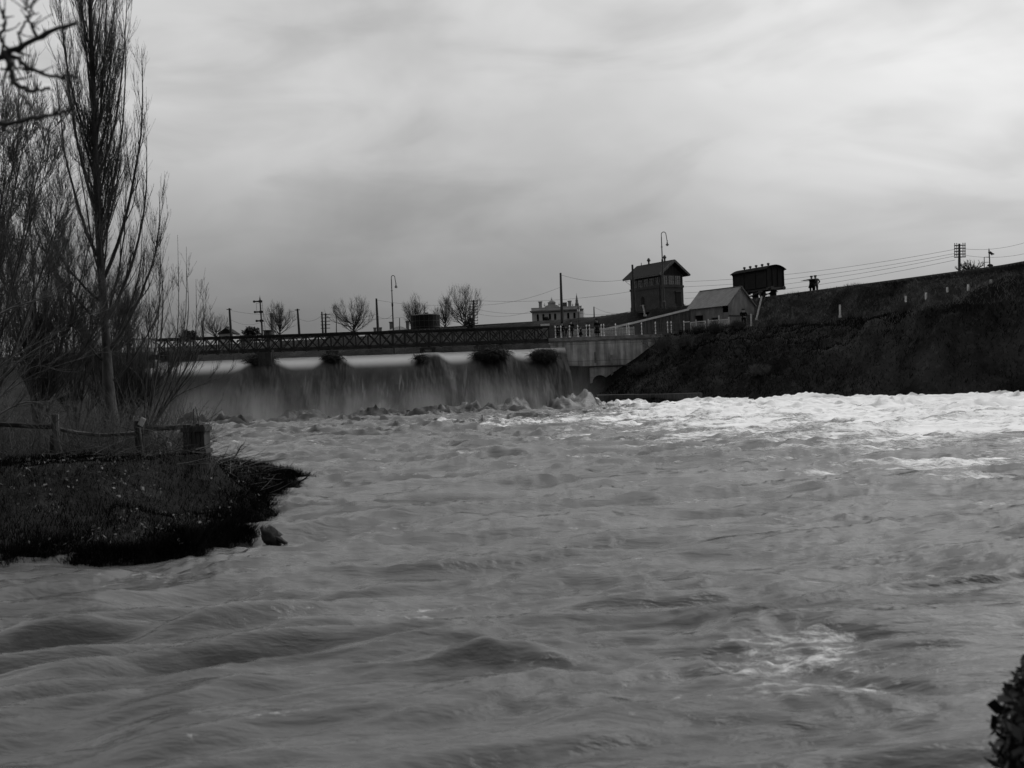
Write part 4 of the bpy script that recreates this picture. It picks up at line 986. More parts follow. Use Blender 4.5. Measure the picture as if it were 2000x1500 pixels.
# ---------------------------------------------------------------- goods wagon
M['wagon_roof']=mat('wagon_roof_felt',.004,.008,3,.95,.2,spec=.05)
def wagon():
    dirv=Vector((-.46,.888,0)).normalized(); c=W(1482,580,127.0); c.z=11.02
    rz=math.atan2(dirv.y,dirv.x)
    root=thing('goods_wagon','dark covered goods wagon with arched roof and five vents, on the embankment above the shed','wagon',tuple(c),rz)
    L,Wd=5.9,2.5; zf=1.15; Hs=3.3
    # body with planked sides
    m=MB().box((0,0,(zf+Hs)/2),(L,Wd,Hs-zf))
    m.build('body',M['wagon'],root)
    pl=MB()
    for s in(1,-1):
        for i in range(9): pl.box((0,s*(Wd/2+.012),zf+.12+i*.22),(L-.02,.024,.20))
        for x in(-L/2+.06,-L/6,L/6,L/2-.06): pl.box((x,s*(Wd/2+.05),(zf+Hs)/2),(.10,.06,Hs-zf))
    for s in(1,-1):
        for y in(-Wd/2+.06,-.4,.4,Wd/2-.06): pl.box((s*(L/2+.03),y,(zf+Hs)/2),(.06,.10,Hs-zf))
    pl.build('framing',M['wagon'],root)
    # arched roof
    nn=13; th=[-1+2*i/(nn-1) for i in range(nn)]; hw=Wd/2+.25
    arc=[(t*hw,Hs-.12+.52*(1-t*t)) for t in th]
    vs=[];xx=(-L/2-.22,L/2+.22)
    for x in xx:
        for y,z in arc: vs.append((x,y,z))
        for y,z in arc: vs.append((x,y,z-.07))
    k=2*nn; fs=[]
    for i in range(nn-1): fs+=[(i,i+1,i+1+k,i+k),(nn+i,nn+i+k,nn+i+1+k,nn+i+1)]
    for o in(0,k): fs+=[(o+i,o+i+nn,o+i+nn+1,o+i+1) if o==0 else (o+i,o+i+1,o+i+nn+1,o+i+nn) for i in range(nn-1)]
    fs+=[(0,k,k+nn,nn),(nn-1,2*nn-1,k+2*nn-1,k+nn-1)]
    MB().add(vs,fs).build('roof',M['wagon_roof'],root)
    for s in(1,-1):
        MB().prism([Vector((s*(L/2-.03),y,z-.05)) for y,z in arc]+[Vector((s*(L/2-.03),Wd/2,Hs-.4)),Vector((s*(L/2-.03),-Wd/2,Hs-.4))],(0,0,0),(.05,0,0)).build('end_wall',M['wagon'],root)
    v0=MB().lathe((0,0,0),[(.09,0),(.09,.14),(.17,.18),(.17,.30),(.08,.36),(.02,.38)],10).build('roof_vent',M['iron'],root)
    for i in range(5):
        v=v0 if i==0 else v0.copy()
        if i: C.objects.link(v); v.parent=root
        v.location=(-1.85+i*1.05,0,Hs+.37)
    # underframe, wheels, buffers
    m=MB(); 
    for s in(1,-1):
        m.box((0,s*.9,zf-.14),(L,.14,.26)); m.bar((-1.7,s*.9,zf-.25),(0,s*.9,.45),.07,.07); m.bar((1.7,s*.9,zf-.25),(0,s*.9,.45),.07,.07)
        for x in(-1.55,1.55): m.add([(x-.42,s*1.0,zf-.27),(x+.42,s*1.0,zf-.27),(x+.16,s*1.0,.42),(x-.16,s*1.0,.42),(x-.42,s*1.06,zf-.27),(x+.42,s*1.06,zf-.27),(x+.16,s*1.06,.42),(x-.16,s*1.06,.42)],[(0,1,2,3),(7,6,5,4),(0,4,5,1),(1,5,6,2),(2,6,7,3),(3,7,4,0)]); m.box((x,s*1.08,.5),(.28,.2,.26)); m.box((x,s*1.08,.72),(.95,.08,.08))
    for s in(1,-1): m.box((s*(L/2-.02),0,zf-.14),(.16,Wd,.3))
    m.box((0,0,zf-.35),(.7,1.2,.35)); m.build('underframe',M['iron'],root)
    wp=MB(); wp.tube([(0,-.065,0),(0,.065,0)],.47,20); wp.tube([(0,-.09,0),(0,-.065,0)],.52,20); wp.tube([(0,-.13,0),(0,.12,0)],.09,10)
    w0=None
    for x in(-1.55,1.55):
        for s in(1,-1):
            if w0 is None: w0=wp.build('wheel',M['iron'],root); o=w0
            else: o=w0.copy(); C.objects.link(o); o.parent=root
            o.location=(x,s*.78,.50)
        MB().tube([(x,-.8,.5),(x,.8,.5)],.06,8).build('axle',M['iron'],root)
    b0=MB().tube([(0,0,0),(-.32,0,0)],.09,10).tube([(-.32,0,0),(-.40,0,0)],.22,14).build('buffer',M['iron'],root); b0.location=(-L/2-.08,.85,zf-.12)
    for y,r,x in((-.85,0,-L/2-.08),(.85,math.pi,L/2+.08),(-.85,math.pi,L/2+.08)):
        o=b0.copy(); C.objects.link(o); o.parent=root; o.location=(x,y,zf-.12); o.rotation_euler=(0,0,r)
wagon()
# railway track on the formation
def track():
    root=thing('railway_track','railway line along the top of the embankment, under the goods wagon','railway track',(0,0,10.93))
    P=[(46,90.5),(44.6,97.7),(40.0,107),(32.2,121.6),(28.9,128.0),(19.5,145),(8.5,155.5),(-4,160),(-22,168),(-45,177)]
    pts=[]
    for i in range(len(P)-1):
        for k in range(14): t=k/14; pts.append(Vector((P[i][0]*(1-t)+P[i+1][0]*t,P[i][1]*(1-t)+P[i+1][1]*t,0)))
    for _ in range(6): pts=[pts[0]]+[(pts[i-1]+pts[i]*2+pts[i+1])/4 for i in range(1,len(pts)-1)]+[pts[-1]]
    nr=[]
    for i in range(len(pts)): t=(pts[min(i+1,len(pts)-1)]-pts[max(i-1,0)]).normalized(); nr.append(Vector((t.y,-t.x,0)))
    for s in(.8,-.8):
        m=MB(); q=[p+n_*s+Vector((0,0,.20)) for p,n_ in zip(pts,nr)]
        for a,b in zip(q[:-1],q[1:]): m.bar(a,b,.07,.14)
        m.build('rail',M['iron'],root)
    m=MB(); L=0
    for i in range(len(pts)-1):
        seg=(pts[i+1]-pts[i]).length; t=(pts[i+1]-pts[i]).normalized(); n_=Vector((t.y,-t.x,0)); k=0.0
        while k<seg: p=pts[i]+t*k; m.bar(p-n_*1.3+Vector((0,0,.05)),p+n_*1.3+Vector((0,0,.05)),.24,.14); k+=.75
    m.build('sleepers',M['timber_dark'],root)
track()
# ---------------------------------------------------------------- lamps, poles, signals
def crook_lamp(px,base_py,top_py,d,label,zb=None,crook=1.0):
    b=W(px,base_py,d); 
    top=W(px,top_py,d).z; z0=b.z if zb is None else zb; Hh=top-z0
    root=thing('street_lamp',label,'street lamp',(b.x,b.y,z0),0,'crook-necked street lamps')
    m=MB().lathe((0,0,-.3),[(.17,0),(.17,.9),(.11,1.0),(.10,3.0),(.085,Hh*.62),(.12,Hh*.63),(.12,Hh*.66),(.07,Hh*.68),(.055,Hh-.62*crook+.3)],10)
    m.build('pole',M['iron'],root)
    r=.28*crook; zc=Hh-r; pts=[(0,0,zc-.5),(0,0,zc)]+[(r-r*math.cos(a),0,zc+r*1.0*math.sin(a)) for a in np.linspace(0,math.pi,11)][1:]+[(2*r+.05,0,zc-.45),(2*r+.10,0,zc-.75)]
    MB().tube(pts,.045,8).build('crook',M['iron'],root,smooth=True)
    MB().lathe((2*r+.11,0,zc-1.32),[(.13,0),(.21,.03),(.20,.09),(.08,.2),(.09,.3),(.05,.36),(.045,.5),(.08,.54),(.05,.6)],12).build('lamp_head',M['iron'],root)
    MB().lathe((2*r+.11,0,zc-1.42),[(.02,0),(.11,.03),(.13,.09)],10).build('lamp_glass',M['paper'],root)
    MB().bar((-.14,0,Hh*.80),(.14,0,Hh*.80),.05,.05).build('bracket',M['iron'],root)
crook_lamp(1297.5,606,453,131,'tall iron lamp post with a crook neck standing in front of the signal box',zb=10.9)
crook_lamp(768.6,650,538,140,'slender iron lamp post with a crook neck beyond the middle of the footbridge',zb=7.2,crook=.8)
def pole(px,top,base,d,r,label,arms=0,zb=None,lean=0,armw=.9,ins=0,gap=.36,name='utility_pole',bark='timber_dark',white_top=False,grp='plain wooden poles',ptop=None):
    b=W(px,base,d); t=W(px if ptop is None else ptop,top,d); z0=b.z if zb is None else zb
    root=thing(name,label,'pole',(b.x,b.y,z0),0,grp); Hh=t.z-z0; dx=(t.x-b.x)
    MB().tube([(0,0,-.3),(dx*.5,0,Hh*.5),(dx,0,Hh)],[r*1.25,r*1.1,r*.85],8).build('shaft',M[bark],root)
    a0=None
    for i in range(arms):
        z=Hh-.18-i*gap; 
        if a0 is None:
            a0=MB().box((0,-.03-r,0),(armw,.09,.10)).build('crossarm',M[bark],root); a=a0
        else: a=a0.copy(); C.objects.link(a); a.parent=root
        a.location=(dx*(z/Hh),0,z)
        for k in range(ins):
            x=-armw/2+.06+(armw-.12)*k/(ins-1)
            if abs(x)<r+.05: continue
            if i==0: o=MB().lathe((0,0,0),[(.02,0),(.02,.05),(.05,.07),(.055,.13),(.03,.16),(.035,.19),(.01,.2)],6).build('insulator',M['porcelain'],a); 
            else: o=[c for c in a0.children][0].copy(); C.objects.link(o); o.parent=a
            o.location=(x,-.03-r,.05)
    return root
pole(1097.8,533,628,139,.15,'tall plain dark pole rising between the pale hotel and the abutment bystanders',ptop=1094.8)
pole(738.5,583,650,150,.15,'plain dark pole behind the bridge, just left of the crook lamp',ptop=735)
pole(1240,517,612,131.5,.14,'dark pole leaning against the sky at the left corner of the signal box',zb=10.8,ptop=1235)
pole(452,602,664,160,.16,'pole with one short crossarm above the small dark house',arms=1,armw=.75,ptop=448)
pole(585,603,656,160,.15,'pole with one short crossarm right of the round bare tree',arms=1,armw=.75,ptop=581)
pole(397.5,626,660,165,.13,'short plain pole above the bridge beside the saplings',ptop=394)
pole(631,609,656,160,.12,'thin dark pole touching the left side of the small telegraph pole',ptop=628.5)
pole(657,615,650,180,.07,'very thin pale pole just right of the small telegraph pole',bark='twig_grey')
pole(780.5,621,650,175,.07,'thin short pole between the crook lamp and the water tank',bark='twig_grey')
pole(1161,599,636,146,.08,'thin dark pole right of the hotel, above the bystanders',ptop=1160)
pole(636,612,656,175,.14,'small telegraph pole with five rows of crossarms left of the broad round tree',arms=5,armw=1.5,gap=.55,ins=0,grp='telegraph poles')
pole(925,586,650,165,.18,'telegraph pole with nine short crossarms in front of the tallest bare tree',arms=9,armw=1.35,gap=.42,ins=4,bark='twig_grey',grp='telegraph poles')
pole(1873.6,476,541,109.0,.125,'stout telegraph pole with five crossarms of insulators on the right embankment',arms=5,armw=1.14,gap=.29,ins=6,zb=10.9,grp='telegraph poles',bark='timber')
# gas lamp beside the hotel
def small_lamp():
    b=W(1131,636,143); root=thing('lamp_post','small black lamp post with a bright lantern glass in front of the hotel corner','street lamp',(b.x,b.y,b.z)); h=W(1131,598,143).z-b.z
    MB().lathe((0,0,-.3),[(.09,0),(.06,1.2),(.05,h-.5)],8).build('post',M['iron'],root); MB().lathe((0,0,h-.8),[(.06,0),(.16,.1),(.2,.45)],6).build('lantern_glass',M['white'],root)
    MB().lathe((0,0,h-.36),[(.24,0),(.12,.2),(.04,.36),(.03,.5)],6).build('lantern_cap',M['iron'],root)
small_lamp()
def semaphore(px,base,top,d,label,arms,ptop,ladder=True,zb=None,side=-1,armlen=.85):
    b=W(px,base,d); t=W(ptop,top,d); z0=b.z if zb is None else zb; Hh=t.z-z0; dx=t.x-b.x
    root=thing('semaphore_signal',label,'railway signal',(b.x,b.y,z0),0,'railway semaphore signals')
    MB().tube([(0,0,-.3),(dx,0,Hh-.45)],[.13,.09],8).build('post',M['iron'],root)
    MB().lathe((dx,0,Hh-.5),[(.10,0),(.13,.05),(.07,.15),(.09,.22),(.03,.34),(.01,.62)],8).build('finial',M['iron'],root)
    for py,ln in arms:
        z=W(px,py,d).z-z0; x=dx*z/Hh
        a=MB().box((x+side*(ln/2+.05),-.14,z),(ln,.04,.20)).box((x,-.10,z),(.36,.12,.34)).box((x-side*.22,-.1,z-.02),(.18,.1,.3)).build('signal_arm',M['iron'],root)
        MB().tube([(x+side*ln,-.17,z),(x+side*ln,-.10,z)],.17,10).build('arm_end',M['iron'],a)
    if ladder:
        m=MB(); 
        for s in(-.14,.14): m.bar((.3+s,.35,-.2),(dx+.12+s,.05,Hh-1),.03,.03)
        for k in range(int(Hh/.35)): f=k*.35/Hh; m.bar((.3-.14-.2*f+dx*f,.35-.3*f,k*.35),(.3+.14-.2*f+dx*f,.35-.3*f,k*.35),.02,.02)
        m.build('ladder',M['iron'],root)
    return root
sg=semaphore(513,662,578,150,'tall semaphore signal with three left-pointing arms above the bridge',[(588.5,.80),(609,.78),(626.5,.62)],507.5)
MB().bar((-.70,0,4.9),(-.62,0,3.5),.035,.035).bar((-.70,0,4.9),(-.3,0,4.9),.035,.035).build('signal_wire',M['iron'],sg)
def right_signal():
    d=112; b=W(1934.5,531,d); b.z=10.9; root=thing('semaphore_signal','small dark signal with spiked top and side frame, far right on the embankment','railway signal',tuple(b),0,'railway semaphore signals')
    z=lambda py: W(1933,py,d).z-b.z
    MB().tube([(0,0,-.3),(-.06,0,z(494))],[.07,.06],8).build('post',M['iron'],root)
    MB().lathe((-.06,0,z(494)-.02),[(.09,0),(.10,.1),(.05,.2),(.07,.26),(.01,.52)],8).build('finial',M['iron'],root)
    MB().bar((-.05,-.1,z(492.5)),(.26,-.1,z(497.5)),.24,.05,(0,1,0)).tube([(.36,-.1,z(496.5)),(.36,-.02,z(496.5))],.07,8).build('signal_arm',M['iron'],root)
    MB().add([(-.34,-.12,z(517.5)),(-.3,-.12,z(520)),(-.1,-.12,z(521.5)),(.16,-.12,z(522)),(.28,-.12,z(518.5)),(.1,-.12,z(516)),(-.2,-.12,z(515.8))]+[(-.34,-.06,z(517.5)),(-.3,-.06,z(520)),(-.1,-.06,z(521.5)),(.16,-.06,z(522)),(.28,-.06,z(518.5)),(.1,-.06,z(516)),(-.2,-.06,z(515.8))],[tuple(range(7)),tuple(range(13,6,-1))]+[(i,i+7,(i+1)%7+7,(i+1)%7) for i in range(7)]).build('signal_arm',M['iron'],root)
    MB().tube([(.38,-.1,z(521)),(.38,-.02,z(521))],.07,8).build('lamp',M['iron'],root)
    m=MB().bar((-.62,0,-.2),(-.58,0,z(502)),.07,.05)
    for py in(502,512,527): m.bar((-.6,0,z(py)),(0,0,z(py)),.05,.05)
    m.build('side_frame',M['iron'],root)
right_signal()
# ---------------------------------------------------------------- wires
def wire(pts,label,r=.016,sag=.6):
    P=[W(*p) for p in pts]; q=[]
    for a,b in zip(P[:-1],P[1:]):
        n=14; 
        for i in range(n+1):
            t=i/n; v=a*(1-t)+b*t; v=v-Vector((0,0,sag*4*t*(1-t))); q.append(v)
    o=MB().tube(q,r,4).build('overhead_wire',M['wire'],loc=tuple(q[0])); tag(o,label,'wire','overhead wires along the railway')
ws=[([(1337,550,146),(1865,487,109)],'wire running from behind the signal box over the wagon to the right telegraph pole, topmost'),
([(1337,560,146),(1865,495,109)],'second wire down from the signal box to the right telegraph pole'),
([(1337,572,146),(1865,500,109)],'third wire down, crossing behind the two men on the embankment'),
([(1337,583,146),(1865,508,109)],'lowest wire between signal box and right telegraph pole'),
([(1882,486,109),(2060,452,97)],'top wire from the right telegraph pole off the right edge'),
([(1882,498,109),(2060,478,97)],'middle wire from the right telegraph pole off the right edge'),
([(1882,519,109),(2060,500,97)],'low wire passing the right signal off the right edge'),
([(1096,537,139),(1237,543,131.5)],'wire from the tall plain pole to the pole at the signal box'),
([(930,587,165),(1234,569,150)],'wire from the nine-armed pole to the signal box, above the hotel roof'),
([(930,604,165),(1096,604,139),(1236,607,132)],'wire from the nine-armed pole past the hotel parapet'),
([(930,612,165),(1040,607,150)],'short low wire left of the hotel'),
([(1161,600,146),(1237,606,132)],'short wire from the thin pole to the signal box pole'),
([(452,625,160),(516,627,150),(583,622,160),(629,616,160),(735,614,150),(768,613,140)],'long level wire over the left half of the bridge'),
([(450,606,160),(583,606,160)],'wire between the two short-armed poles'),
([(640,625,175),(925,600,165)],'wire from the small telegraph pole to the nine-armed pole'),
([(736,586,150),(925,590,165)],'wire from the plain pole over the water tank'),
([(930,596,165),(1097,560,139)],'rising wire left of the tall plain pole')]
for p,l in ws: wire(p,l)
# ---------------------------------------------------------------- buildings beyond
def hotel():
    d=262; a=W(1040,640,d); z0=7.5; root=thing('hotel_building','pale two-storey stuccoed hotel with parapet, pediment and chimneys, beyond the bridge','building',(a.x,d,z0),R(-6))
    k=d/F; L=93*k; D=8; z=lambda px,py: W(px,py,d).z-z0
    zc=z(1090,607.5); zp=z(1090,600.5)
    n=7; xs=[.12,.24,.375,.485,.64,.76,.89]
    # facade with real arched windows
    wz0,wz1=zc-3.3,zc-.55; ww=.27
    outer=[Vector((0,0,-1)),Vector((L,0,-1)),Vector((L,0,zc)),Vector((0,0,zc))]; loops=[outer]
    for f in xs:
        x=f*L; loops.append([Vector((x-ww,0,wz0)),Vector((x+ww,0,wz0))]+[Vector((x+ww*math.cos(t),0,wz1-ww+ww*math.sin(t))) for t in np.linspace(0,math.pi,7)])
    pts=[p for l in loops for p in l]; m=MB().add(pts,[tuple(t) for t in tessellate_polygon(loops)])
    for l in loops[1:]:
        q=len(l); m.add(l+[p+Vector((0,.25,0)) for p in l],[(i,(i+1)%q,(i+1)%q+q,i+q) for i in range(q)])
    m.add([(0,.0,-1),(0,0,zc),(0,D,zc),(0,D,-1)],[(0,1,2,3)]); m.add([(L,0,-1),(L,0,zc),(L+.9,.9,zc),(L+.9,.9,-1),(L+.9,D,zc),(L+.9,D,-1)],[(0,1,2,3),(3,2,4,5)]); m.add([(0,0,zc),(L,0,zc),(L+.9,.9,zc),(L+.9,D,zc),(0,D,zc)],[(0,1,2,3,4)])
    m.build('wall',M['stucco'],root)
    for f in xs:
        e=MB().box((0,.28,(wz1-wz0)/2),(.7,.04,wz1-wz0+.1)).build('window',M['black'],root); e.location=(f*L,0,wz0)
        MB().box((0,.2,(wz1-wz0)*.5),(.56,.05,.05)).build('frame',M['white_worn'],e)
    MB().box((L/2+.3,-.15,zc+.12),(L+1.4,.8,.28)).box((L/2+.3,-.05,zc-.14),(L+1.1,.5,.16)).build('cornice',M['dwall'],root)
    MB().box((L/2+.2,.15,(zc+.26+zp)/2),(L+.6,.35,zp-zc-.26)).box((L/2+.2,.15,zp+.05),(L+.8,.45,.12)).build('parapet',M['stucco'],root)
    cx=.425*L; w_=.085*L
    ped=MB(); prof=[(-1.9,0),(-1.6,.35),(-1.0,.5),(-.92,1.0),(-.85,1.25),(-.6,1.4),(-.3,1.55),(0,1.62),(.3,1.55),(.6,1.4),(.85,1.25),(.92,1.0),(1.0,.5),(1.6,.35),(1.9,0)]
    ped.prism([Vector((cx+x*.95,0,zp+.1+zz*1.0)) for x,zz in prof],(0,0,0),(0,.4,0)); ped.box((cx,-.06,zp+1.2),(2.0,.3,.12)); ped.build('pediment',M['stucco'],root)
    def urn(x,y,z_,s=1): return MB().lathe((x,y,z_),[(.12*s,0),(.06*s,.1*s),(.2*s,.3*s),(.2*s,.42*s),(.05*s,.6*s),(.02*s,.85*s)],8).build('urn',M['stucco'],root)
    urn(cx,.2,zp+1.65,1.1); urn(cx-1.75,.2,zp+.35,1.0); urn(cx+1.75,.2,zp+.35,1.0); urn(.86*L,.2,zp+.1,.9)
    for x,hh in((.17*L,1.65),(.79*L,1.5)): MB().box((x,2.5,zp+hh/2-.2),(.75,.75,hh+.5)).box((x,2.5,zp+hh),(.98,.98,.2)).build('chimney',M['dwall'],root)
    MB().box((.67*L,2.5,zp+.55),(1.35,1.0,1.35)).build('roof_tank',M['iron'],root)
    m=MB(); m.box((.95*L,.3,zp+.35),(.9,.5,.6)); m.lathe((.95*L,.3,zp+.6),[(.42,0),(.3,.6),(.34,.8),(.2,1.3),(.16,1.7),(.05,2.2),(.02,2.6)],8); m.build('corner_turret',M['dwall'],root)
hotel()
def house(px,d,wpx,eave,ridge,label,wallm='dwall',roofm='slate',z0=7.5,hip=True,rz=0,chim=(),gable_win=False,depth=6):
    a=W(px-wpx/2,eave,d); k=d/F; L=wpx*k; he=a.z-z0; hr=W(px,ridge,d).z-z0
    root=thing('house',label,'house',(a.x,d,z0),rz,'houses beyond the bridge')
    MB().box((L/2,depth/2,he/2-.3),(L-.3,depth,he+.6)).build('wall',M[wallm],root)
    i=min(L,depth)*.42 if hip else 0
    V=[(-.2,-.2,he),(L+.2,-.2,he),(L+.2,depth+.2,he),(-.2,depth+.2,he),(i,depth/2,hr),(L-i,depth/2,hr)]
    if gable_win: V=[(-.2,-.3,he),(L+.2,-.3,he),(L+.2,depth,he),(-.2,depth,he),(L/2,-.3,hr),(L/2,depth,hr)]; Fs=[(0,1,4),(1,2,5,4),(2,3,5),(3,0,4,5),(3,2,1,0)]
    else: Fs=[(0,1,5,4),(1,2,5),(2,3,4,5),(3,0,4),(3,2,1,0)]
    rf=MB().add(V,Fs).build('roof',M[roofm],root)
    for fx,hh in chim: MB().box((L*fx,depth/2,hr+hh/2-.5),(.6,.6,hh+1)).box((L*fx,depth/2,hr+hh),(.8,.8,.18)).build('chimney',M['dwall'],rf)
    w0=None
    for i in range(max(1,int(L/2.2))):
        x=(i+.5)*L/max(1,int(L/2.2)); e=MB().box((0,-.02,0),(.6,.06,1.0)).build('window',M['black'],root); e.location=(x,0,he-1.0)
        MB().box((0,-.06,0),(.05,.04,1.0)).build('frame',M['white_worn'],e)
house(441,240,30,652,640,'small house with a steep dark gable above the left part of the bridge',gable_win=True,wallm='stucco',chim=((.4,.35),))
house(777,215,56,650,636,'grey hipped-roof house with two chimneys between crook lamp and water tank',roofm='corr_roof',chim=((.22,.9),(.80,.9)))
house(665,235,62,650,645.5,'long low roof in front of the broad round tree',roofm='dwall')
house(480,260,24,655,648,'small low flat-roofed building left of the semaphore signal',roofm='dwall')
house(735,250,22,652,645,'small distant roof with two stubby chimneys left of the crook lamp',chim=((.25,.7),(.75,.7)))
# factory stack and tanks
def stack():
    d=230; b=W(533,664,d); root=thing('brick_chimney','pale round factory chimney standing in front of the round bare tree','chimney',(b.x,d,7.5)); h=W(532,609,d).z-7.5; r=3.6*d/F
    MB().lathe((0,0,-.2),[(r*1.15,0),(r*.95,h-.9),(r*1.2,h-.8),(r*1.2,h-.1),(r*.9,h)],14).build('stack',M['dwall'],root)
    p=W(524,650,190); q=thing('flat_tank','small dark flat-topped tank at the foot of the factory chimney','tank',(p.x,190,7.5)); hh=W(524,645,190).z-7.5
    MB().lathe((0,0,0),[(.75,0),(.75,hh-.15),(.95,hh-.12),(.95,hh)],16).build('shell',M['iron'],q)
stack()
def watertank():
    d=169; a=W(801,645,d); root=thing('water_tank','large dark riveted iron water tank with a shallow curved top, rising behind the bridge','water tank',(W(830,640,d).x,d+1,10.3)); r=28.5*d/F
    z1=W(830,615.5,d).z-10.3
    MB().lathe((0,0,-.3),[(r,0),(r,z1+.3)],40).build('shell',M['wagon'],root,smooth=False)
    m=MB(); 
    for z in(z1-.02,z1-.9,z1-1.8): m.lathe((0,0,z-.04),[(r+.04,0),(r+.04,.08)],40)
    m.build('band',M['iron'],root); MB().lathe((0,0,z1),[(r*1.01,0),(r*.8,.13),(r*.4,.24),(.02,.28)],40).build('lid',M['wagon'],root)
    MB().box((.25,-.3,z1+.3),(.5,.4,.25)).build('hatch',M['iron'],root)
    m=MB(); 
    for i in range(20):
        an=2*math.pi*i/20; m.box((r*math.cos(an)*1.005,r*math.sin(an)*1.005,z1/2),(.06,.06,z1-.1),an)
    m.build('seam',M['iron'],root)
watertank()
# ---------------------------------------------------------------- white marker posts on the right slope
def wpost(px,top,base,d,label,w_=.16,pxb=None,m='white_worn'):
    b=W(px if pxb is None else pxb,base,d); t=W(px,top,d); z=b.z; b0=Vector((b.x,b.y,b.z-.25))
    ln=(t-b0); o=MB().bar((0,0,0),ln,w_,.14).bar(ln*.0+Vector((0,0,-.02)),Vector((0,0,.22)),w_*1.2,.18).build('marker_post',M[m]); o.location=b0
    tag(o,label,'post','white posts on the right bank')
wpost(1640.5,595,614.5,104,'tallest white post on the dark slope, below the two men on the embankment',.17)
wpost(1808.5,571.5,585,93.5,'white post at the top of the bent path edge, on the shoulder of the bluff',.15)
wpost(1769,578,584,96,'tiny pale stub just left of the post at the bend of the bluff',.10)
wpost(1891,555.5,562,91.0,'small faint pale stub on the bluff top, midway along the right posts',.13)
wpost(1935.5,546,558,91.0,'second white post from the right edge on the bluff top',.17)
wpost(1982,536,547.5,91.0,'white post nearest the right edge on the bluff top',.19)
wpost(1850,561,564.5,92.5,'lowest pale stub left of the faint post on the bluff top',.09)
wpost(1467,613,632,113.0,'white post just right of the man by the shed',.15)
wpost(1548,604,617,110.5,'faint grey post on the slope right of the shed',.12,m='timber')
wpost(1488,579,620,114.8,'long white post leaning right, beside the shed gable under the wagon',.16,pxb=1477)
wpost(1255.5,595.5,613.5,130.5,'pale board leaning left in front of the signal box wall',.30,pxb=1260)
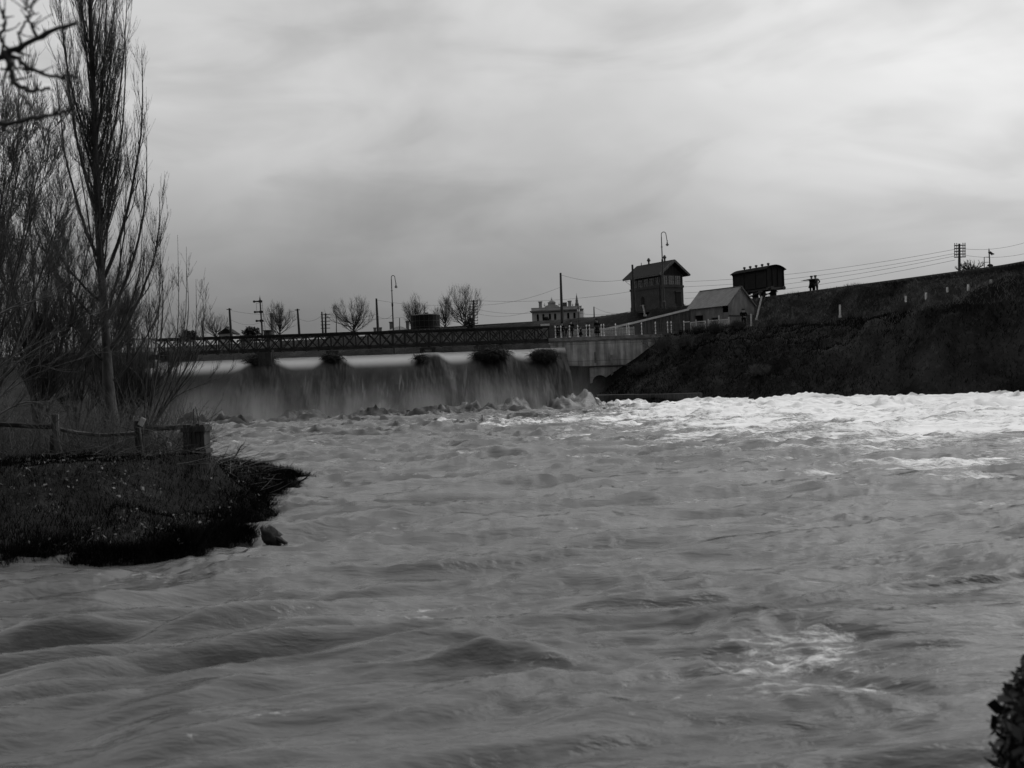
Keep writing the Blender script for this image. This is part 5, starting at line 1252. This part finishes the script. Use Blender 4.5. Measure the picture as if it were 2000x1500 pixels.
# ---------------------------------------------------------------- people
def skin_obj(name,verts,edges,rad,root_i,mt,parent,lv=1):
    m=bpy.data.meshes.new(name); m.from_pydata([tuple(v) for v in verts],edges,[]); m.materials.append(mt)
    o=bpy.data.objects.new(name,m); put(o,parent)
    md=o.modifiers.new('skin','SKIN'); md.use_smooth_shade=True
    sv=m.skin_vertices[0].data
    for i,r in enumerate(rad): sv[i].radius=(r,r) if isinstance(r,(int,float)) else r
    sv[root_i].use_root=True
    sb=o.modifiers.new('sub','SUBSURF'); sb.levels=lv; sb.render_levels=lv
    return o
def person(px,foot,top,d,label,facing=0,zf=None,arms=None,coat=.0,hat='cap',legs=None,cl='cloth',skirt=False,headturn=0,legcl=None,parent_group='bystanders on the abutment'):
    """facing: rotation about z, 0 looks towards the camera (-y)."""
    b=W(px,foot,d); z0=b.z if zf is None else zf; t=W(px,top,d); s=(t.z-z0)/(1.80 if hat else 1.75)
    root=thing('person',label,'person',(b.x,d,z0),facing,parent_group); root.scale=(s*(1.3 if 'right bank' in parent_group else 1.12),s*1.15,s)
    al,ar=arms or (((-.26,-.02,1.18),(-.25,-.10,.95)),((.26,-.02,1.18),(.25,-.10,.95)))
    ll,lr=legs or (((-.10,-.01,.50),(-.11,.02,.08)),((.10,-.01,.50),(.11,.02,.08)))
    V=[(0,0,.95),(0,0,1.12),(0,.0,1.30),(0,.0,1.43),(0,.0,1.52),(0,-.015,1.60),(0,-.01,1.68),(0,0,1.74)]; E=[(i,i+1) for i in range(7)]
    Rd=[(.15,.11),(.13,.10),(.16,.11),(.13,.09),.055,(.07,.085),(.08,.095),(.05,.06)]
    V.append((0,-.105,1.625)); E.append((5,8)); Rd.append(.014)     # nose
    for sx_ in(-1,1): V.append((sx_*.085,0,1.63)); E.append((5,len(V)-1)); Rd.append(.016)   # ears
    def limb(start,chain,radii):
        p=start
        for c,r in zip(chain,radii): V.append(c); E.append((p,len(V)-1)); Rd.append(r); p=len(V)-1
        return p
    for sg_,(k,a) in((-1,ll),(1,lr)):
        e=limb(0,[(sg_*.10,0,.88),k,a,(a[0]*1.1,a[1]-.14,.035)],[.10,.06,.042,.035])
    for sg_,(el,wr) in((-1,al),(1,ar)):
        w_=limb(3,[(sg_*.17,0,1.42),el,wr],[.055,.04,.026])
        el_,wr_=Vector(el),Vector(wr); dv=(wr_-el_).normalized(); side=dv.cross(Vector((sg_,0,0)));
        if side.length<.1: side=Vector((0,1,0))
        side.normalize(); palm=wr_+dv*.07; V.append(tuple(palm)); E.append((w_,len(V)-1)); Rd.append((.032,.018)); pi=len(V)-1
        for k,(o_,ln) in enumerate(((-.030,.060),(-.010,.075),(.010,.070),(.030,.055))):
            a=palm+side*o_+dv*.03; limb(pi,[tuple(a),tuple(a+dv*ln*.6+Vector((-sg_*.008,0,0))),tuple(a+dv*ln+Vector((-sg_*.02,0,0)))],[.009,.008,.007])
        a=wr_+dv*.03+side*-.035; limb(w_,[tuple(a),tuple(a+side*-.02+dv*.03)],[.011,.009])
    skin_obj('body',V,E,Rd,0,M['skin'],root)
    # trousers
    V2=[(0,0,1.0),(0,0,.92)];E2=[(0,1)];R2=[(.165,.125),(.17,.13)]
    for sg_,(k,a) in((-1,ll),(1,lr)):
        n0=len(V2); V2+= [(sg_*.105,0,.84),tuple(k),(a[0],a[1],a[2]+.02)]; E2+=[(1,n0),(n0,n0+1),(n0+1,n0+2)]; R2+=[.105,.082,.065]
    skin_obj('trousers',V2,E2,R2,1,M[legcl or cl],root)
    # jacket with sleeves
    V3=[(0,0,.86),(0,0,1.05),(0,0,1.28),(0,0,1.43),(0,0,1.49)];E3=[(i,i+1) for i in range(4)];R3=[(.185,.14),(.16,.125),(.19,.135),(.15,.11),(.075,.07)]
    for sg_,(el,wr) in((-1,al),(1,ar)):
        n0=len(V3); V3+=[(sg_*.175,0,1.42),tuple(el),tuple(wr)]; E3+=[(3,n0),(n0,n0+1),(n0+1,n0+2)]; R3+=[.078,.06,.045]
    skin_obj('jacket',V3,E3,R3,2,M[cl],root)
    if coat:
        MB().tube([(0,0,1.12),(0,0,.9),(0,0,coat)],[.17,.20,.27 if not skirt else .31],14).build('coat_skirt' if not skirt else 'skirt',M[cl],root,smooth=True)
    MB().box((-.1,-.0,.0),(.001,.001,.001)) 
    for sg_,(k,a) in((-1,ll),(1,lr)):
        MB().tube([(a[0],a[1]+.05,.05),(a[0]*1.05,a[1]-.05,.05),(a[0]*1.1,a[1]-.18,.035)],[.055,.055,.035],8).build('shoe',M['cloth'],root)
    if hat=='cap': MB().lathe((0,.01,1.68),[(.085,0),(.115,.03),(.125,.07),(.10,.11),(.02,.125)],12).add([(-.08,-.07,1.70),(.08,-.07,1.70),(.05,-.16,1.69),(-.05,-.16,1.69),(-.08,-.07,1.71),(.08,-.07,1.71),(.05,-.16,1.70),(-.05,-.16,1.70)],[(0,1,2,3),(7,6,5,4),(0,3,7,4),(3,2,6,7),(2,1,5,6)]).build('cap',M['cloth'],root)
    elif hat=='brim': MB().lathe((0,0,1.69),[(.02,-.001),(.18,0),(.18,.015),(.10,.03),(.095,.13),(.06,.15),(.01,.15)],14).build('hat',M['cloth'],root)
    elif hat=='hair': MB().lathe((0,.02,1.60),[(.09,0),(.105,.06),(.10,.12),(.07,.16),(.01,.18)],12).build('hair',M['cloth'],root)
    return root
ZD=7.15; PD=119.0
ra=lambda e1,e2,w1,w2:((e1,w1),(e2,w2))
person(1090.5,663.5,634.5,PD,'bystander nearest the bridge end in a dark coat, arms folded on the railing',.15,ZD,arms=((( -.24,-.12,1.2),(-.08,-.26,1.12)),((.24,-.12,1.2),(.08,-.27,1.08))),coat=.62)
person(1098.5,663.5,629.5,PD+.3,'tall dark-suited bystander second from the bridge end','hello' and -.2,ZD,hat='brim')
person(1106,662.5,636,PD-.1,'short boy in dark clothes between two tall men at the railing',.1,ZD,legs=(((-.12,-.02,.5),(-.16,0,.08)),((.10,-.04,.5),(.15,-.02,.08))))
person(1116.5,662.5,626,PD+.2,'tall man in a peaked cap and dark uniform standing behind the railing',-.1,ZD,coat=.72)
person(1134.5,661,638,PD+.2,'bystander in a dress with arms bent, midway along the railing',.9,ZD,arms=(((-.24,-.10,1.2),(-.12,-.3,1.2)),((.24,-.1,1.2),(.12,-.3,1.15))),coat=.38,skirt=True,hat='hair')
person(1148.5,659.5,631,PD+.5,'slim dark figure behind the close pair of posts, mid-stride',.4,ZD,legs=(((-.12,-.12,.5),(-.16,-.2,.08)),((.10,.08,.5),(.12,.26,.09))))
person(1166.5,657.5,622.5,PD+.3,'tallest bystander in a long dark flared coat, right of the group',.3,ZD,coat=.36,hat='brim')
person(1453,638,603,113.6,'man in a dark jacket with hands clasped, standing by the shed gable',.0,None,arms=(((-.27,-.02,1.18),(-.05,-.2,1.02)),((.27,-.02,1.18),(.05,-.21,1.0))),hat='cap',parent_group='people on the right bank')
ZR=10.95
person(1586,572,538.5,120.4,'man in a dark knee-length coat pointing left, on the embankment edge',2.7,ZR,arms=(((.30,-.1,1.38),(.50,-.2,1.36)),((-.26,-.02,1.18),(-.2,-.14,1.0)))[::1] and (((-.26,-.02,1.18),(-.22,-.14,1.0)),((.40,.02,1.40),(.66,.0,1.38))),coat=.60,hat='cap',parent_group='people on the right bank')
person(1593.5,571,537.5,120.9,'man in a lighter jacket and trousers, hand in pocket, beside the pointing man',2.9,ZR,arms=(((-.30,.02,1.18),(-.18,-.08,.98)),((.26,-.02,1.18),(.25,-.10,.95))),hat='cap',cl='cloth_grey',parent_group='people on the right bank')
# ---------------------------------------------------------------- left bank: fence, block, debris
def left_fence():
    root=None
    d=21.5
    b=W(112,925,d); z=h1(b.x,b.y); root=thing('post_and_rail_fence','old timber fence with two leaning split posts and one sagging rail, on the left bank','fence',(b.x,b.y,z))
    o=Vector((b.x,b.y,z))
    def P(px,py,dd=d): return W(px,py,dd)-o
    def plank(name,pts,w_,h,seed,mt='timber'):
        rg=random.Random(seed); m=MB(); q=[]
        n=len(pts)
        vs=[];fs=[]
        for i,p in enumerate(pts):
            t=(pts[min(i+1,n-1)]-pts[max(i-1,0)]).normalized(); sd_=t.cross(Vector((0,1,0))).normalized(); dp=Vector((0,1,0))
            for k in range(8):
                a=2*math.pi*(k+.5)/8; r=1+rg.uniform(-.14,.14)
                cx_=max(-.8,min(.8,math.cos(a)*1.2))*w_/2*r; cy_=max(-.8,min(.8,math.sin(a)*1.2))*h/2*r
                vs.append(p+sd_*cx_+dp*cy_)
        for i in range(n-1):
            for k in range(8): a=i*8+k;c=i*8+(k+1)%8; fs.append((a,c,c+8,a+8))
        fs.append(tuple(range(7,-1,-1))); fs.append(tuple((n-1)*8+k for k in range(8)))
        return m.add(vs,fs).build(name,M[mt],root)
    plank('post',[P(122,932),P(118,895),P(112,860),P(108,830),P(108,809)],.17,.16,1)
    plank('post',[P(100,925,21.8),P(104,880,21.8),P(104,850,21.8)],.13,.14,2,'timber_dark')
    plank('post',[P(278,930),P(275,890),P(272,850),P(273,822)],.20,.18,3,'timber_dark')
    plank('split_stake',[P(283,925,21.3),P(278,880,21.3),P(273,835,21.3)],.04,.05,4)
    plank('rail',[P(-60,826),P(-20,828),P(20,829),P(60,832),P(106,834)],.12,.10,5,'timber_dark')
    plank('rail',[P(112,838,21.6),P(150,845,21.6),P(200,850,21.6),P(235,848,21.6),P(272,845,21.6)],.09,.10,6)
    plank('rail',[P(272,838,21.6),P(310,836,21.7),P(345,834,21.9),P(372,832,22.2)],.13,.10,7,'timber_dark')
    tagp=MB().box((0,0,0),(.10,.03,.16)).build('torn_tip',M['paper'],root); tagp.location=P(277,824,21.4); tagp.rotation_euler=(0,.5,0)
left_fence()
def block():
    d=21.6; a=W(386,897,d); z=h1(a.x,a.y); s=d/F; root=thing('timber_crib','squat dark square timber block ending the fence at the water edge','timber block',(a.x,d,z-.1)); w_=42*s; hh=W(386,828,d).z-z+.1
    m=MB()
    for i in range(5): m.box(((i-2)*w_/5,0,hh/2+.01*(i%2)),(w_/5-.012,.42,hh-.03*(i%3)))
    m.build('boards',M['timber_dark'],root); MB().box((0,0,hh-.1),(w_+.05,.5,.09)).box((0,0,hh*.3),(w_+.05,.48,.09)).build('frame',M['timber_dark'],root)
    MB().tube([(-.05,0,hh),(-.04,0,hh+.3)],.012,5).tube([(.06,0,hh),(0,0,hh+.34)],.010,5).build('stick',M['twig'],root)
    p=W(329,871,22.6); o=MB().add([(-.05,0,-.09),(.055,0,-.075),(.05,0,.07),(-.045,0,.085)]+[(-.05,.02,-.09),(.055,.02,-.075),(.05,.02,.07),(-.045,.02,.085)],[(0,1,2,3),(7,6,5,4),(0,4,5,1),(1,5,6,2),(2,6,7,3),(3,7,4,0)]).build('pale_card',M['paper']); o.location=p; tag(o,'small pale torn card stuck in the debris between fence and block','card')
block()
def branch_litter():
    def stick(pts,r,label,m='twig',sub=12,seed=0,ds=None):
        rg=np.random.default_rng(seed); P=[]
        for i,q in enumerate(pts): P.append(W(q[0],q[1],q[2]))
        o=P[0]; P=[p-o for p in P]
        Q,Rr=trunk_path(P,r,r*.4,14); 
        for _ in range(2): Q[:,1:-1]=(Q[:,:-2]+2*Q[:,1:-1]+Q[:,2:])/4
        t=Twigs(); t.add(Q,Rr,6)
        if sub: A,AR=spawn(Q,Rr,sub,.2,1,.1,.45,.7,.4,6,.2,rg,rs=.5,rmin=.004); t.add(A,AR,4)
        ob=t.build('fallen_branch',M[m]); ob.location=o; tag(ob,label,'branch','fallen branches on the left bank')
    stick([(412,898,25.5),(445,897,25.5),(460,893,25.4),(466,880,25.3),(470,872,25.3),(477,866,25.2)],.022,'forked branch standing up at the water edge right of the timber block',seed=1)
    stick([(410,892,25.8),(432,893,25.8),(452,889,25.7),(458,884,25.7)],.016,'thin branch reaching low over the water right of the timber block',seed=2,sub=5)
    stick([(560,945,29.5),(580,942,29.3),(592,938,29.0),(603,929,28.8),(606,922,28.8)],.03,'upturned dark snag at the outermost tip of the left bank',seed=3,sub=6,m='debris')
    stick([(548,937,29.8),(562,929,29.6),(571,923,29.6)],.035,'broken dark log end on the tip of the left bank',seed=4,sub=0,m='debris')
    stick([(180,905,21),(215,888,21),(240,873,21),(262,855,21)],.018,'pale stick propped diagonally against the right fence post',m='twig_grey',seed=5,sub=3)
    stick([(36,894,20.6),(42,884,20.6),(48,870,20.6)],.016,'short pale forked stick at the far left of the bank',m='twig_grey',seed=6,sub=3)
    stick([(290,905,21.5),(340,908,21.5),(400,915,21.6),(442,921,21.7)],.016,'long pale pole lying along the bank crest',m='twig_grey',seed=7,sub=2)
    stick([(362,866,22.4),(378,874,22.4),(392,885,22.4),(410,897,22.6)],.012,'thin pale stick across the front of the timber block',m='twig_grey',seed=8,sub=6)
    stick([(205,912,21.2),(185,905,21.2),(195,903,21.2),(214,915,21.2)],.013,'small bent pale stick below the poplar foot',m='twig_grey',seed=9,sub=3)
    rg=np.random.default_rng(77); t=Twigs(); n=420; px=rg.uniform(60,520,n); dd=21+rg.uniform(-.6,3.5,n)+np.maximum(0,(px-380)/40); x=(px-1008)/F*dd; z=H(x,dd)+rg.uniform(0,.12,n)
    ok=z>.1; p0=np.stack([x,dd,z],1)[ok]; n=len(p0); a=rg.uniform(-1.5,1.5,n)+(rg.random(n)>.5)*np.pi; d0=np.stack([np.cos(a),np.sin(a)*.6,rg.uniform(-.05,.35,n)],1)
    P=curve(p0,d0,rg.uniform(.2,1.0,n),6,-.05,.15,rg); Rr=np.repeat(rg.uniform(.003,.010,n)[:,None],6,1)*np.linspace(1,.5,6); t.add(P,Rr,4)
    tag(t.build('driftwood_litter',M['twig_grey']),'tangle of sticks and flood wrack along the crest of the left bank','driftwood',kind='stuff')
branch_litter()
# small drowned snag in the current
def snag():
    p=W(523,1086,17.6); o=(p.x,p.y,.06); root=thing('drowned_snag','small dark snag breaking the surface off the left bank','snag',o)
    k,l=18,10; th=np.linspace(0,2*np.pi,k,endpoint=False); ph=np.linspace(.05,np.pi-.05,l); TH,PH=np.meshgrid(th,ph)
    X=np.cos(TH)*np.sin(PH);Y=np.sin(TH)*np.sin(PH);Z=np.cos(PH); nn=1+1.5*fbm(X*2.6+9,Z*2.6+Y*2.1,5)
    V=np.stack([X*.15*nn+ (1-Z)*.06,Y*.13*nn,Z*.16*nn+.04],2).reshape(-1,3); i=np.arange((l-1)*k); a=(i//k)*k+i%k; b=(i//k)*k+(i+1)%k
    npmesh('stump',V,np.stack([a,a+k,b+k,b],1),M['debris'],root,smooth=True)
    MB().tube([(.05,0,.05),(.2,-.05,.01),(.33,-.1,-.06)],[.06,.045,.03],7).build('root',M['debris'],root)
snag()
# dark leafy bush at the lower right corner, close to the camera
def corner_bush():
    rg=np.random.default_rng(12); cx_,cy_=3.43,4.9; root=thing('corner_bush','dense black leafy bush cutting into the lower right corner, close to the camera','bush',(cx_,cy_,h1(cx_,cy_)-.1))
    z0=root.location.z; MB().tube([(0,0,0),(.05,0,.5),(0,0,1.0)],[.05,.04,.02],7).build('trunk',M['bark'],root)
    def shell(v): # radius by direction: narrow top, bulging flank
        zz=v[:,2]; return np.stack([v[:,0]*(1.10-.28*np.clip(zz,0,1)),v[:,1]*.95,v[:,2]*1.02],1)
    n=90000; v=rg.normal(0,1,(n,3)); v/=np.linalg.norm(v,axis=1,keepdims=True)
    lump=1+.07*fbm(v[:,0]*4+v[:,1]*2+10,v[:,2]*4+v[:,1]*3,3)*2
    r=(1-rg.exponential(.05,n))*lump; zz=rg.uniform(-.1,1.6,n); rp=np.interp(zz,[-.1,.5,.66,.95,1.2,1.45,1.6],[1.1,1.2,1.24,1.10,.80,.4,.05]); th=rg.uniform(0,2*np.pi,n); lump=1+.16*fbm(th*3.2+10,zz*4,5,.65); rr=rp*(1-rg.exponential(.05,n))*lump; p=np.stack([rr*np.cos(th),rr*np.sin(th)*.9,zz-z0],1)
    sz=.0105*np.exp(rg.normal(0,.5,(n,1))); a=rg.normal(0,1,(n,3))*sz; b=rg.normal(0,1,(n,3))*sz; V=np.stack([p,p+a,p+a+b,p+b],1).reshape(-1,3)
    npmesh('crown',V,np.arange(4*n).reshape(-1,4),M['leaf'],root)
corner_bush()

# ---------------------------------------------------------------- spray hanging over the foot of the fall
def spray():
    xs_=np.linspace(-38,13,26); V=[];Fq=[]
    for x in xs_:
        f=float(foot_y(x)); 
        for yy,z in ((f-10,-1.0),(f-9.5,1.6),(f-6,4.2),(f+3.5,5.6),(f+5.5,4.0),(f+5.5,-1.0)): V.append((x,yy,z))
    n=6
    for i in range(len(xs_)-1):
        for k in range(n): a=i*n+k; b=i*n+(k+1)%n; Fq.append((a,b,b+n,a+n))
    m=MB().add(V,Fq+[tuple(range(n-1,-1,-1)),tuple((len(xs_)-1)*n+k for k in range(n))])
    mt=bpy.data.materials.new('spray'); mt.use_nodes=True; t=mt.node_tree; t.nodes.clear()
    co=N(t,'ShaderNodeTexCoord').outputs['Object']; s=N(t,'ShaderNodeSeparateXYZ'); t.links.new(co,s.inputs[0])
    no=NOI(t,MAPN(t,co,(1,1,.45)),.28,3,.6,.5)
    fall=MR(t,s.outputs[2],-.5,4.2,1.0,0.0)
    ends=MA(t,'MULTIPLY',MR(t,s.outputs[0],-38,-30,.3,1),MR(t,s.outputs[0],4,10,1,.0))
    dn=MA(t,'MULTIPLY',MA(t,'MULTIPLY',MR(t,no,.40,.66,.0,1.0),fall),MA(t,'MULTIPLY',ends,.085))
    v=N(t,'ShaderNodeVolumePrincipled'); v.inputs['Color'].default_value=(.92,.92,.92,1); t.links.new(dn,v.inputs['Density']); v.inputs['Anisotropy'].default_value=.3
    t.links.new(v.outputs[0],N(t,'ShaderNodeOutputMaterial').inputs['Volume'])
    sp=m.build('spray_mist',mt); bm=bmesh.new(); bm.from_mesh(sp.data); bmesh.ops.recalc_face_normals(bm,faces=bm.faces[:]); bm.to_mesh(sp.data); bm.free()
    tag(sp,'pale spray drifting up over the foot of the waterfall','spray',kind='stuff')
spray()
